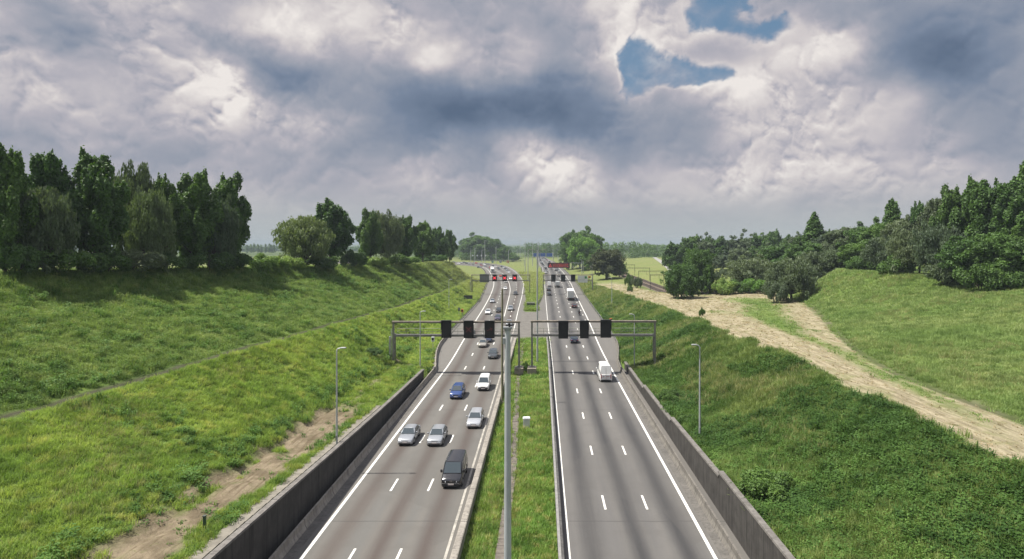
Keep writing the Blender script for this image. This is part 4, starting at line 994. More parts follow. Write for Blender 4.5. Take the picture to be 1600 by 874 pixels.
for xc in (50.3, 55.0):
    yk_ = np.arange(228, 640, 9.0); t = MB()
    for y0, y1 in zip(yk_, yk_[1:]):
        for d in (-.75, .75): t.tube((xc + d, y0, gz(xc, y0) + .34), (xc + d, y1, gz(xc, y1) + .34), .07, n=5, cap=False)
    s_ = MB()
    for y in np.arange(228, 420, 1.4): s_.box((xc, y, gz(xc, y) + .17), (2.6, .3, .2))
    o = tag(t.build('railway_track', MAT_RAIL), 'railway track in the cutting, %s' % ('nearer the motorway' if xc < 52 else 'nearer the grassy hill'), 'railway track', 'railway tracks'); s_.build('sleepers', MAT_SLP, o)
MAT_DGR = simple('dark_green_steel', (.11, .125, .11), .6, .3, .3, 2)
for Y, lab in ((246, 'catenary portal over the railway nearest the two dark trees'), (276, 'second catenary portal over the railway from the two dark trees'), (312, 'third catenary portal over the railway from the two dark trees'), (362, 'farthest catenary portal over the railway, small against the dry hill')):
    z0 = gz(47, Y); o = empty('catenary_portal', (52.5, Y, z0), 0, lab, 'catenary portal', 'portals over the railway')
    for sx in (-6, 6): MB().box((sx, 0, 3.3), (.17, .17, 7.6)).build('post', MAT_DGR, o)
    t = MB(); t.box((0, 0, 7.1), (12.2, .2, .10)); t.box((0, 0, 6.65), (12.0, .15, .08))
    for q in np.arange(-5.5, 5.6, 1.0): t.tube((q, 0, 6.6), (q + .5, 0, 7.1), .05, n=4)
    t.build('cross_beam', MAT_DGR, o)
    for q in (-2.3, 2.4): t = MB(); t.tube((q, 0, 6.5), (q, 0, 5.4), .05, n=5); t.tube((q, 0, 5.4), (q + .9, 0, 5.3), .04, n=5); t.build('contact_wire_arm', MAT_DGR, o)

# ------------------------------------------------------------------ gantries and lane signals
MAT_BRN = simple('rust_brown_steel', (.27, .23, .185), .7, .1, .45, 1.2, col2=(.16, .135, .11))
MAT_LEG = simple('dull_steel', (.27, .26, .235), .6, .3, .35, 1.0); MAT_BLK = simple('matt_black', (.012, .012, .013), .55, 0, .3, 3); MAT_FACE = simple('signal_face', (.016, .015, .016), .75, 0, .3, 6)
MAT_GRN = simple('greenish_rail', (.36, .38, .30), .6, .2, .3, 1.5)
MAT_FOOT = simple('footing_concrete', (.27, .235, .19), .9, 0, .4, 1.5, bump=.4)
RED = emis('signal_red', (1.0, .05, .07), 1.1); DIM = emis('signal_red_dim', (.5, .02, .02), .05); DOT = emis('dotted_red', (.9, .10, .08), .34)
def gantry(x0, x1, Y, ztop, zlow, label, z0, z1, ladder=None, mat=None, legmat=None, th=.36):
    mat, legmat = mat or MAT_BRN, legmat or MAT_LEG
    o = empty('sign_gantry', (x0, Y, 0), 0, label, 'gantry', 'sign gantries over the motorway'); w = x1 - x0
    for lx, zb in ((0, z0), (w, z1)):
        l = MB(); l.box((lx, -.45, (zb + ztop) / 2), (.30, .28, ztop - zb)); l.box((lx, .55, (zb + zlow) / 2 + .1), (.30, .26, zlow - zb + .3))
        for q in np.arange(zb + 1.2, zlow, 1.5): l.box((lx, .05, q), (.14, .74, .12))
        l.box((lx, 0, zb + .06), (.8, 1.6, .12)); l.build('leg', legmat, o)
    t = MB(); t.box((w / 2, -.45, ztop), (w + .5, th, th), bev=.06); t.build('top_beam', mat, o)
    t = MB(); t.box((w / 2, -.45, zlow), (w + .1, .26, .26)); t.box((w / 2, .55, zlow), (w + .1, .22, .22))
    for q in np.arange(.8, w, 1.6): t.box((q, .05, zlow), (.08, .78, .1))
    t.build('lower_beam', MAT_LEG, o)
    MB().box((w / 2, .05, zlow + .16), (w - .6, .86, .05)).build('walkway', MAT_GALD, o)
    t = MB()
    for zz in (.6, 1.15): t.tube((.4, .52, zlow + zz), (w - .4, .52, zlow + zz), .035, n=5)
    for q in np.arange(.5, w, 1.5): t.tube((q, .52, zlow + .1), (q, .52, zlow + 1.15), .03, n=5)
    t.build('handrail', MAT_GRN, o)
    if ladder is not None:
        l = MB()
        for q in (-.25, .25): l.tube((ladder, q, z0 + .3), (ladder, q, zlow + 1.2), .035, n=5)
        for q in np.arange(z0 + .5, zlow + 1, .3): l.tube((ladder, -.25, q), (ladder, .25, q), .02, n=4)
        l.build('ladder', MAT_PALE, o); MB().box((ladder - .28, 0, (z0 + zlow) / 2 + .6), (.1, .8, (zlow - z0) * .72)).build('ladder_guard', MAT_PALE, o)
    return o
def signal(x, Y, z, w, h, label, symbol=None, mat=None, frame=None, group='lane signals on the gantries'):
    o = empty('lane_signal', (x, Y, z), 0, label, 'lane signal', group)
    t = MB(); t.box((0, .1, 0), (w, .62, h), bev=.05); t.build('housing', frame or MAT_BLK, o)
    f = MB(); f.box((0, -.225, -.02), (w * .88, .03, h * .90)); f.build('face', MAT_FACE, o)
    v = MB(); v.box((0, -.36, h / 2 + .025), (w * 1.04, .5, .05)); v.box((-w / 2 - .02, -.3, h * .22), (.03, .34, h * .5)); v.box((w / 2 + .02, -.3, h * .22), (.03, .34, h * .5)); v.build('visor', MAT_BLK, o)
    b2 = MB()
    for q in (-w * .3, w * .3): b2.box((q, .47, 0), (.1, .12, h * .9))
    b2.build('bracket', MAT_LEG, o)
    if symbol:
        s_ = MB(); k_ = w * .30
        if symbol == 'x':
            for sg in (1, -1):
                d = np.array((1, sg)) / 1.414; nrm = np.array((-d[1], d[0])) * w * .055
                p, q = -d * k_ * 1.25, d * k_ * 1.25; y_ = -.245 if sg > 0 else -.248
                s_.quad((p[0] + nrm[0], y_, p[1] + nrm[1]), (p[0] - nrm[0], y_, p[1] - nrm[1]), (q[0] - nrm[0], y_, q[1] - nrm[1]), (q[0] + nrm[0], y_, q[1] + nrm[1]))
        else:       # a slanted arrow of faint lamps
            for (a, c_) in (((-.30, -.12), (.28, .10)), ((.28, .10), (.02, .16)), ((.28, .10), (.14, -.10))):
                a, c_ = np.array(a) * w, np.array(c_) * w; d = (c_ - a) / np.linalg.norm(c_ - a); n_ = np.array((-d[1], d[0])) * w * .035
                s_.quad((a[0] + n_[0], -.245, a[1] + n_[1]), (a[0] - n_[0], -.245, a[1] - n_[1]), (c_[0] - n_[0], -.245, c_[1] - n_[1]), (c_[0] + n_[0], -.245, c_[1] + n_[1]))
        s_.build('symbol', mat or RED, o)
    return o
YG = 99.6
gantry(-25.7, -4.0, YG, 8.85, 6.45, 'steel gantry over the oncoming cars, its left leg on the grassy bank', 1.0, .95, -.45)
gantry(-1.75, 19.5, YG, 8.95, 6.5, 'steel gantry over the empty-looking lanes, its right leg on the weedy bank', .95, .9)
for x, z, lab, sy in ((-16.45, 7.72, 'black lane signal over the left lane of oncoming cars, all dark', None), (-12.6, 7.66, 'black lane signal over the middle of the oncoming lanes, with a faint red cross', 'x'), (-9.0, 7.66, 'black lane signal nearest the tall grey mast, with a faint red arrow', 'a')):
    signal(x, YG - 1.05, z, 1.66, 3.0, lab, sy, DIM)
for x, z, w, lab in ((3.65, 7.62, 1.66, 'black lane signal over the left lane of the white van\'s carriageway'), (7.25, 7.66, 1.5, 'slightly narrower black lane signal over the middle lane of the white van\'s carriageway'), (10.95, 7.78, 1.8, 'largest black lane signal, over the right lane of the white van\'s carriageway')):
    signal(x, YG - 1.05, z, w, 3.05, lab)
for x, lab in ((-4.0, 'concrete footing under the inner leg of the gantry over the oncoming cars'), (-1.75, 'concrete footing under the inner leg of the gantry beside the empty lanes'), (-25.7, 'concrete footing in the bank under the left gantry leg'), (19.5, 'concrete footing in the weeds under the right gantry leg')):
    zb = gz(x, YG) if abs(x) > 10 else 0.0
    tag(MB().box((x, YG - .1, (zb - .6 + .96) / 2 if abs(x) > 10 else .26), (1.55, 2.1, (.96 - zb + .6) if abs(x) > 10 else 1.4), bev=.06).build('gantry_footing', MAT_FOOT), lab, 'footing', 'gantry footings')
YF = 252.0
gantry(-30.8, -5.4, YF, 8.5, 5.95, 'far gantry with three red crosses over the oncoming traffic', .4, .1, -.5, th=.36)
gantry(.6, 22.2, YF, 8.5, 5.95, 'far gantry with three dark signals and a white sign, beyond the truck', .1, .4, th=.36)
MAT_RFR = simple('dark_red_housing', (.070, .016, .018), .6, 0, .3, 3)
for px, lab in ((772.8, 'red-cross lane signal on the far gantry, beside the grey sign back'), (788.5, 'middle one of three red-cross lane signals on the far gantry'), (804.2, 'red-cross lane signal on the far gantry, nearest the median')):
    signal(at(px, YF - 1), YF - 1.0, 7.2, 1.95, 3.0, lab, 'x', RED, MAT_RFR)
for px, lab in ((864.6, 'dark lane signal on the far gantry, nearest the median and the queue of vans'), (880, 'middle dark lane signal on the far gantry beyond the truck'), (895.5, 'dark lane signal on the far gantry, next to the white sign')):
    signal(at(px, YF - 1), YF - 1.0, 7.15, 1.9, 3.1, lab)
o = empty('direction_sign', (at(757.3, YF), YF - .95, 7.1), 0, 'grey back of a large sign with ribs on the far gantry', 'sign')
MB().box((0, 0, 0), (4.2, .1, 3.6)).build('panel', simple('sign_back_grey', (.25, .26, .26), .6, .3, .2, 1), o)
t = MB()
for q in (-1.5, -.5, .5, 1.5): t.box((q, -.1, 0), (.12, .1, 3.5))
for q in (-1.2, 1.2): t.box((0, -.16, q), (4.0, .06, .3))
t.build('frame', MAT_GALD, o)
o = empty('direction_sign', (at(910.2, YF), YF - .95, 6.7), 0, 'white sign with a green square on the far gantry, beside the grass', 'sign')
MB().box((0, 0, 0), (4.3, .1, 3.0)).build('panel', simple('white_sign', (.70, .73, .70), .5, 0, .08, 1), o)
t = MB(); t.box((1.35, -.06, .75), (.95, .03, 1.0)); t.build('green_square', simple('sign_green', (.04, .26, .07), .5), o)
t = MB(); t.box((-.5, -.06, -.35), (2.9, .02, .10)); t.build('line', simple('sign_grey', (.3, .33, .33), .5), o)
# variable message board on its arm
YV = 400.0
o = empty('message_gantry', (27.8, YV, 0), 0, 'cantilever arm and twin posts carrying the long red message board', 'gantry')
for q in (0, .95): MB().box((q, 0, 4.9), (.42, .42, 9.8)).build('post', MAT_PALE, o)
t = MB(); t.box((-12, 0, 8.6), (24, .36, .3)); t.box((-12, 0, 5.6), (24, .36, .3)); t.build('arm', MAT_PALE, o)
t = MB()
for q in np.arange(-23, 0, 2.4): t.tube((q, 0, 5.6), (q + 1.2, 0, 8.6), .09, n=5); t.tube((q + 1.2, 0, 8.6), (q + 2.4, 0, 5.6), .09, n=5)
t.build('lattice', MAT_PALE, o)
o = empty('message_board', (at(873, YV), YV - .9, 7.0), 0, 'long dark red message board with a warning triangle and lines of red lights', 'message board')
MB().box((0, .15, 0), (15.3, .7, 3.6), bev=.08).build('housing', simple('board_maroon', (.045, .016, .018), .6), o)
t = MB(); tri = np.array([(-6.9, -1.1), (-4.9, -1.1), (-5.9, 1.0)]); cen = tri.mean(0)
for i in range(3):
    a, c_ = tri[i], tri[(i + 1) % 3]; ai, ci2 = cen + (a - cen) * .72, cen + (c_ - cen) * .72
    t.quad((a[0], -.23, a[1]), (c_[0], -.23, c_[1]), (ci2[0], -.23, ci2[1]), (ai[0], -.23, ai[1]))
t.build('warning_triangle', emis('triangle_red', (.9, .10, .10), .8), o)
t = MB(); rd = random.Random(3)
for row in (.75, -.1, -.95):
    x = -4.0
    while x < 6.6:
        w = rd.uniform(.18, .55); t.quad((x, -.23, row - .22), (x + w, -.23, row - .22), (x + w, -.23, row + .22), (x, -.23, row + .22)); x += w + rd.uniform(.15, .7)
t.build('red_lights', DOT, o)
# far blue direction signs
YB = 700.0
o = empty('sign_gantry', (at(832, YB), YB, 0), 0, 'distant gantry carrying the blue direction signs', 'gantry', 'sign gantries over the motorway'); wB = at(864.5, YB) - at(832, YB)
for q in (0, wB): MB().box((q, 0, 5), (.6, .6, 10)).build('leg', MAT_PALE, o)
MB().box((wB / 2, 0, 9.4), (wB, .5, .5)).build('top_beam', MAT_PALE, o)
MAT_BLU = simple('sign_blue', (.030, .105, .42), .5, 0, .2, .4); MAT_WHT = simple('sign_white', (.7, .72, .74), .5)
for px, w, lab in ((838.4, 8.2, 'blue direction sign behind the tall double-arm lamp, left of three'), (848.4, 6.4, 'smallest blue direction sign, in the middle of the distant gantry'), (858.4, 7.6, 'blue direction sign next to the far wood, right of three')):
    o = empty('direction_sign', (at(px, YB), YB - .6, 8.1), 0, lab, 'sign', 'blue signs on the distant gantry')
    MB().box((0, 0, 0), (w, .15, 4.6)).build('panel', MAT_BLU, o)
    t = MB()
    for zz in (-2.15, 2.15): t.box((0, -.09, zz), (w - .3, .02, .14))
    for xx in (-w / 2 + .2, w / 2 - .2): t.box((xx, -.09, 0), (.14, .02, 4.2))
    t.build('border', MAT_WHT, o)
# thin far gantries over the curve
for px0, px1, Y, zt, zl, lab in ((740, 819, 560, 5.9, 4.9, 'thin pale gantry stretched over the far curve'), (733, 768, 690, 7.4, 5.8, 'dark low gantry under the huge rounded tree')):
    x0, x1 = at(px0, Y), at(px1, Y); o = empty('sign_gantry', (x0, Y, 0), 0, lab, 'gantry', 'sign gantries over the motorway'); mt = MAT_PALE if Y < 600 else MAT_GALD
    for q in (0, x1 - x0): MB().box((q, 0, zt / 2), (.4, .4, zt)).build('leg', mt, o)
    t = MB()
    for zz in (zt, zl): t.box(((x1 - x0) / 2, 0, zz), (x1 - x0, .3, .22))
    for q in np.arange(0, x1 - x0, 2.0): t.tube((q, 0, zl), (q + 1, 0, zt), .06, n=4)
    t.build('lattice_beam', mt, o)
for px, lab in ((738.6, 'first'), (745.6, 'second'), (752.2, 'third'), (759, 'fourth')):
    o = empty('lane_signal', (at(px, 689), 689, 7.3), 0, 'pale round-topped lane signal back under the huge rounded tree, %s from the poplars' % lab, 'lane signal', 'pale signals under the huge tree')
    t = MB(); t.loft([[(math.cos(a) * 1.0, y_, math.sin(a) * (1.2 if a < math.pi else .8)) for a in np.linspace(0, 2 * math.pi, 12, endpoint=False)] for y_ in (-.2, .3)], smooth=False); t.build('housing', MAT_WHT, o)
for px, w, c_, lab in ((769.6, 1.9, (.20, .36, .33), 'small greenish panel hanging on the thin far gantry'), (782, 2.2, (.33, .36, .38), 'small grey panel hanging on the thin far gantry'), (793.5, 2.6, (.55, .26, .14), 'small orange-brown panel hanging on the thin far gantry')):
    o = empty('direction_sign', (at(px, 559.4), 559.4, 4.2), 0, lab, 'sign', 'small panels on the thin far gantry')
    MB().box((0, 0, 0), (w, .15, 2.2)).build('panel', simple('panel_%s' % lab.split()[1], c_, .6), o); MB().box((0, .1, 1.0), (.15, .15, 1.4)).build('hanger', MAT_PALE, o)

# ------------------------------------------------------------------ lamp posts and masts
GLP = 'lamp posts beside the motorway'
def lamp(x, Y, z0, ztop, arm, label, r=.11, mat=None, thick=1.0):
    o = empty('street_lamp', (x, Y, z0), 0, label, 'street lamp', GLP); H = ztop - z0; mat = mat or MAT_PALE; s = 1 if arm > 0 else -1
    t = MB(); t.tube((0, 0, -.4), (0, 0, H - .25), r, r * .62, 8); t.path([(0, 0, H - .26), (s * .12, 0, H - .06), (arm * .55, 0, H)], [r * .6, r * .5, r * .45], 6); t.build('pole', mat, o)
    MB().box((0, -r - .02, .9), (.14, .05, .5)).build('service_door', MAT_GREY, o)
    MB().box((arm * .78, 0, H + .02), (abs(arm) * .55 + .12, .24 * thick, .11), bev=.03).build('lamp_head', simple('lamp_head_grey', (.42, .43, .43), .5) if 'lamp_head_grey' not in MATS else MATS['lamp_head_grey'], o)
    return o
lamp(-20.05, 56, float(zwL(56)) - .3, 12.25, .80, 'slim lamp post standing behind the dark wall by the bare earth strip')
lamp(at(656.5, 97.5), 97.5, gz(at(656.5, 97.5), 97.5), 10.9, .85, 'slim lamp post in front of the left gantry')
lamp(at(701.5, 181), 181, gz(at(701.5, 181), 181), 11.0, .9, 'slim lamp post rising behind the dark signal of the left lane')
lamp(16.5, 60, gz(16.5, 60), 11.85, -.75, 'slim lamp post on the weedy slope above the stepped wall')
lamp(16.1, 100, gz(16.1, 100), 10.1, -.8, 'slim lamp post in front of the right gantry')
lamp(at(956, 190), 190, gz(at(956, 190), 190), 11.1, -1.0, 'slim lamp post behind the right gantry, on rough grass')
lamp(at(925, 271), 271, gz(at(925, 271), 271), 11.2, -1.0, 'slim lamp post by the white sign on the far gantry')
for px, top, Y, arm in ((757.6, 376, 640, 1.6), (753, 391, 650, 1.6), (775, 386, 620, 1.6), (794.6, 391, 600, 1.6), (820.5, 377, 430, 1.2), (825, 391, 330, 1.1), (742, 388, 660, 1.6), (735.5, 391, 680, 1.6), (832.2, 378, 560, -1.4), (841.6, 377, 520, 1.4), (864, 390, 760, -1.6), (872, 391, 720, -1.6), (886, 398, 540, -1.4), (896.6, 398, 480, -1.2), (812.6, 374, 900, 1.6), (909, 406, 420, -1.2), (808, 390, 1000, 1.6)):
    x = at(px, Y); lamp(x, Y, 0, ray_z(top, Y), arm, 'thin lamp post among many along the far stretch of the motorway', .12 + Y * .00035, thick=2)
# tall grey mast in the foreground, standing in the median with its top near eye level
o = empty('camera_mast', (-1.02, 17, 0), 0, 'thick pale grey mast in the foreground of the median, cut by the lower edge', 'mast')
t = MB(); t.tube((0, 0, -.6), (0, 0, 19.9), .165, .084, 14); t.build('pole', simple('mast_grey', (.46, .485, .51), .5, .25, .18, .8), o)
t = MB(); t.tube((0, 0, 19.9), (0, 0, 19.97), .10, .10, 12); t.box((0, 0, 19.99), (.26, .2, .05)); t.build('cap', MAT_GREY, o)
t = MB(); t.tube((.05, 0, 20.0), (.05, 0, 20.08), .03, .03, 8); t.box((.05, -.02, 20.10), (.06, .12, .05)); t.build('sensor', MAT_BLK, o)
t = MB(); t.box((-.11, 0, 19.6), (.07, .12, .18)); t.build('junction_box', MAT_PALE, o)
o = empty('mast', (-5.62, 81, 0), 0, 'thin olive pole right behind the thick grey mast', 'mast')
MB().tube((0, 0, -.5), (0, 0, 16.0), .19, .13, 10).build('pole', simple('olive_paint', (.21, .20, .12), .7, .1, .3, 1.2), o); MB().box((0, 0, -.1), (.6, .6, .5)).build('base_plate', MAT_FOOT, o)
o = empty('street_lamp', (at(839.6, 109), 109, 0), 0, 'tall double-arm lamp mast between the two gantries', 'street lamp', GLP)
MB().tube((0, 0, -.5), (0, 0, 21.1), .19, .12, 10).build('pole', MAT_PALE, o)
for s in (-1, 1):
    t = MB(); t.path([(0, 0, 20.9), (s * .6, 0, 21.12), (s * 1.1, 0, 21.2)], [.06, .05, .05], 6); t.build('arm', MAT_GALD, o)
    MB().box((s * 1.38, 0, 21.2), (.62, .3, .14), bev=.04).build('lamp_head', MAT_GALD, o)
t = MB()
for q, h in ((-.25, .9), (.05, 1.3), (.2, .7)): t.tube((q, 0, 21.0), (q, 0, 21.1 + h), .025, n=5)
t.box((.05, 0, 21.6), (.12, .12, .25)); t.build('antenna', MAT_PALE, o)
o = empty('mast', (at(838, 105), 130, 0), 0, 'short grey post standing beside the right gantry leg in the median', 'mast')
MB().tube((0, 0, -.1), (0, 0, 6.0), .12, .1, 8).build('pole', MAT_GALD, o); MB().box((0, 0, 5.9), (.34, .3, .4)).build('box', MAT_GREY, o)

# ------------------------------------------------------------------ smaller roadside things
t = MB(); rc = random.Random(8)
for y in np.arange(0, 128, 1.0):
    if 59.0 < y < 60.0: continue
    t.box((float(chan(y)), y + .5, float(medz(y)) + .10 + rc.uniform(-.02, .02)), (.80, .96, .16), rz=rc.uniform(-.02, .02))
tag(t.build('cable_channel', simple('channel_slabs', (.150, .128, .108), .9, 0, .4, 1.6, bump=.3)), kind='structure')
o = empty('utility_cabinet', (-1.9, 70, -.34), .06, 'small white cabinet alone on the median grass', 'cabinet')
MB().box((0, 0, .72), (.80, .55, 1.5)).build('body', simple('cabinet_white', (.62, .62, .60), .5, 0, .15, 2), o); MB().box((0, 0, 1.52), (.92, .66, .12), taper=.85).build('lid', MAT_WHT, o); MB().box((0, -.287, .72), (.66, .02, 1.2)).build('door', MATS['cabinet_white'], o)
tag(MB().box((-4.0, 202, .75), (2.9, 4.0, 1.7), bev=.1).build('concrete_block', simple('mossy_concrete', (.085, .095, .060), .95, 0, .4, .8, bump=.3)), 'mossy block at the tip of the grass reservation by the crossover', 'block')
t = MB(); pts = [(-2.2 + .02 * i * i * .55, 190 + i * 1.5, .55) for i in range(9)]
t.path(pts, [.16] * 9, 6)
for p in pts[::2]: t.box((p[0], p[1], .25), (.14, .14, .6))
tag(t.build('guard_rail_end', MAT_GALD), 'curved end of the guard rail beside the mossy block', 'guard rail')
x = at(731.5, 215); zb = gz(x, 215)
o = empty('direction_sign', (x, 215, zb), 0, 'low dark sign seen from behind on the bank above the guard rail', 'sign')
MB().box((0, 0, 1.5), (3.3, .1, 1.35)).build('panel', simple('sign_back_dark', (.065, .07, .07), .6, .2), o)
for q in (-1.1, 1.1): MB().box((q, .12, .7), (.12, .1, 2.4)).build('post', MAT_GALD, o)
MAT_ORG = simple('orange_paint', (.62, .16, .035), .5)
def callbox(px, Y, h, w, mat, label, name='emergency_phone', cat='emergency phone'):
    x = at(px, Y); zb = gz(x, Y); o = empty(name, (x, Y, zb), 0, label, cat)
    MB().tube((0, 0, -.3), (0, 0, h), .07, n=8).build('post', MAT_GREY, o); t = MB(); t.box((0, -.05, h - .35), (w, .4, .95), bev=.04); t.build('housing', mat, o); MB().box((0, -.27, h - .3), (w * .7, .03, .5)).build('panel', MAT_BLK if mat is not MAT_BLK else MAT_GREY, o)
callbox(722.3, 174, 2.1, .75, MAT_ORG, 'orange emergency phone on the bank beside the dark signal box')
callbox(717.2, 173, 2.5, .62, MAT_BLK, 'dark signal box on a post next to the orange emergency phone', 'signal_box', 'signal box')
callbox(676.5, 119, 2.6, .6, MAT_WHT, 'small white box on a post behind the left gantry', 'detector_box', 'detector box')
callbox(954.5, 150, 2.6, .62, MAT_ORG, 'orange emergency phone just behind the largest dark lane signal')
callbox(921, 300, 3.4, 1.3, MAT_ORG, 'orange emergency phone by the grass beyond the white sign')
x, y = -21.9, 37.2
o = empty('marker_post', (x, y, gz(x, y)), 0, 'short dark green post among weeds near the bare earth strip', 'post'); MB().box((0, 0, .4), (.16, .16, 1.0), bev=.02).build('post', simple('post_green', (.03, .07, .035), .6), o); MB().box((0, 0, .93), (.2, .2, .06)).build('cap', MAT_DGR, o)
# ------------------------------------------------------------------ vehicles
def paint(name, col, metal=.0, rough=.32):
    m, k = newmat(name); k.put(k.p.inputs['Base Color'], k.mix(k.step(k.noise(k.pos, 3, 3), .3, .7), col, tuple(x * .93 for x in col)))
    k.p.inputs['Metallic'].default_value = metal; k.p.inputs['Roughness'].default_value = rough; k.p.inputs['Coat Weight'].default_value = .6; k.p.inputs['Coat Roughness'].default_value = .08
    return m
P_SIL = paint('paint_silver', (.36, .375, .395), .45, .28); P_SIL2 = paint('paint_bright_silver', (.46, .475, .50), .4, .28); P_WHT = paint('paint_white', (.76, .76, .75)); P_BLU = paint('paint_blue', (.022, .055, .19), .2)
P_BLK = paint('paint_black', (.014, .014, .017), 0, .25); P_GRY = paint('paint_grey', (.20, .20, .20), .3); P_DGR = paint('paint_dark_grey', (.055, .062, .068), .3); P_NAV = paint('paint_navy', (.025, .035, .075), .2); P_MAR = paint('paint_maroon', (.075, .018, .022), .1); P_RED = paint('paint_red', (.42, .03, .03)); P_PUR = paint('paint_plum', (.075, .065, .10), .3); P_BEI = paint('paint_beige', (.33, .31, .27), .3)
M_GLS, k = newmat('car_glass'); k.put(k.p.inputs['Base Color'], (.045, .058, .066, 1)); k.p.inputs['Roughness'].default_value = .06; k.p.inputs['Specular IOR Level'].default_value = .7
M_TYR = simple('tyre', (.016, .016, .016), .9); M_RIM = simple('rim', (.40, .41, .42), .35, .8); M_TRM = simple('black_trim', (.018, .018, .02), .6); M_HL = simple('headlight_glass', (.72, .75, .78), .12, 0, .1, 4, .8); M_TL = simple('tail_light', (.35, .012, .012), .25, 0, .1, 4); M_PLT = simple('plate', (.68, .62, .58), .5, 0, .1, 4); M_CHR = simple('chrome', (.62, .63, .65), .15, 1.0, .05)
def vehicle_parts(L, W, H, hood, belt, y, wr, bonnet_front=.62, tail=None, wheelr=.32, wb=2.65, van=False, windows='car', cover=None, plate_rear=False, tailup=False):
    """named parts of a road vehicle whose nose points to -y; y = (windscreen foot, windscreen head, roof end, rear window foot), measured from the nose"""
    w = W / 2; f = -L / 2; tail = tail or belt; y0, y1, y2, y3 = (f + q for q in y); out = []
    st = [(0.0, .30, bonnet_front * .86, .80), (.06, .22, bonnet_front * .98, .90), (.22, .19, bonnet_front + (hood - bonnet_front) * .35, .965), (.65, .18, hood - .05, .99), (y[0], .18, hood, 1.0), ((y[0] + y[3]) / 2, .18, belt, 1.0), (min(y[3], L - .2), .18, max(belt, tail) if not tailup else belt, 1.0), (L - .12, .22, tail - .02, .95), (L, .32, tail - .10, .86)]
    bd = MB(); rings = []
    for d, zl, zt, k_ in st:
        a = w * k_; h = zt - zl
        half = [(a * .90, zl), (a * .985, zl + .10 * h), (a, zl + .45 * h), (a * .985, zl + .74 * h), (a * .955, zl + .92 * h), (a * .86, zt - .005), (a * .45, zt + .022)]
        rings.append([(x, f + d, z) for x, z in half] + [(-x, f + d, z) for x, z in reversed(half)])
    bd.loft(rings, 0)
    zr = H; wbz = w * .93; wr_ = w * wr
    def cab(yb, yt, t): return yb * (1 - t) + yt * t
    crs = []
    for (yb_, yt_, s_) in ((y0, y1, 0), (y0 + .02, y1 + .06, .04), ((y0 + y3) / 2, (y1 + y2) / 2, .5), (y3 - .02, y2 - .06, .96), (y3, y2, 1)):
        zb_ = belt if 0 < s_ < 1 else (hood if s_ == 0 else tail if not van else belt); e = .05 if s_ in (0, 1) else 0
        half = [(wbz - e, yb_, zb_ - .06), (cab(wbz, wr_, .5) + .015 - e, cab(yb_, yt_, .5), cab(zb_, zr, .5)), (wr_ + .005 - e, cab(yb_, yt_, .9), cab(zb_, zr, .93) - .01), (wr_ - .09, yt_, zr - .012), (wr_ * .45, yt_, zr + .02)]
        crs.append(half + [(-x, yy, z) for x, yy, z in reversed(half)])
    bd.loft(crs, 0)
    for sx in (-1, 1):
        for yy in (f + (L - wb) * .46, f + (L - wb) * .46 + wb):
            bd.tube((sx * (w * .90), yy, wheelr + .05), (sx * (w + .004), yy, wheelr + .05), wheelr + .085, n=16, mi=1)
    bd.box((0, f + .07, .44), (W * .84, .22, .20), 0 if not van else 1, bev=.04); bd.box((0, f + .07, .27), (W * .70, .18, .13), 1); bd.box((0, -f - .09, .36), (W * .82, .18, .24), 1, bev=.04)
    out.append(('body', bd, None))
    def pane(pts, mi=0, off=.016):
        p = [np.array(q, float) for q in pts]; n = np.cross(p[1] - p[0], p[3] - p[0]); n /= np.linalg.norm(n); m_ = MB()
        m_.add([tuple(q + n * off) for q in p] + [tuple(q - n * .02) for q in p], [(0, 1, 2, 3), (0, 4, 5, 1), (1, 5, 6, 2), (2, 6, 7, 3), (3, 7, 4, 0)]); return m_
    def face(yb_, yt_, zb_, sgn, lo, hi, inset):
        P_ = lambda s, t: (sgn * s * cab(wbz - .06, wr_ - .07, t), cab(yb_, yt_, t), cab(zb_, zr, t)); return [P_(-inset, lo), P_(inset, lo), P_(inset, hi), P_(-inset, hi)]
    ws = face(y0, y1, hood, 1, .06, .93, .95); rw_ = face(y3, y2, tail if not van else belt, -1, .16 if not van else .42, .90, .90)
    n_off = .03
    m_ = pane(ws, off=n_off); m_.quad(*[tuple(np.array(q) + np.array((0, -.05 if True else 0, .03))) for q in (np.array(ws[0]) * (1, 1, 1) + (0, 0, .02), ws[1], np.array(ws[1]) * .5 + np.array(ws[0]) * .5, ws[0])]) if False else None
    out.append(('windscreen', m_, M_GLS))
    if windows != 'panel_closed': out.append(('rear_window', pane(rw_, off=n_off), M_GLS))
    def side(s0, s1, sx, lo=.10, hi=.86):
        P_ = lambda s, t: (sx * (cab(wbz, wr_, t) + .012 + .02 * math.sin(math.pi * t)), cab(y0 + (y3 - y0) * s, y1 + (y2 - y1) * s, t), cab(belt, zr, t))
        q = [P_(s0, lo), P_(s1, lo), P_(s1 - (.0 if s1 < .8 else .02), hi), P_(s0 + (.02 if s0 < .1 else 0), hi)]
        return pane(q if sx > 0 else [q[1], q[0], q[3], q[2]], off=.02)
    segs = {'car': ((.07, .48), (.52, .90)), 'estate': ((.06, .38), (.41, .68), (.71, .94)), 'van_glazed': ((.05, .24), (.30, .60), (.64, .93)), 'panel': ((.05, .24),), 'panel_closed': ((.05, .24),)}[windows]
    for sx in (-1, 1):
        for a, c_ in segs: out.append(('side_window', side(a, c_, sx), M_GLS))
    for sx in (-1, 1):
        for yy in (f + (L - wb) * .46, f + (L - wb) * .46 + wb):
            t = MB(); t.tube((sx * (w - .20), yy, wheelr), (sx * (w + .012), yy, wheelr), wheelr, n=18); r_2 = MB(); r_2.tube((sx * (w - .02), yy, wheelr), (sx * (w + .022), yy, wheelr), wheelr * .66, wheelr * .6, n=14)
            out.append(('wheel', t, M_TYR)); out.append(('rim', r_2, M_RIM, 'sub'))
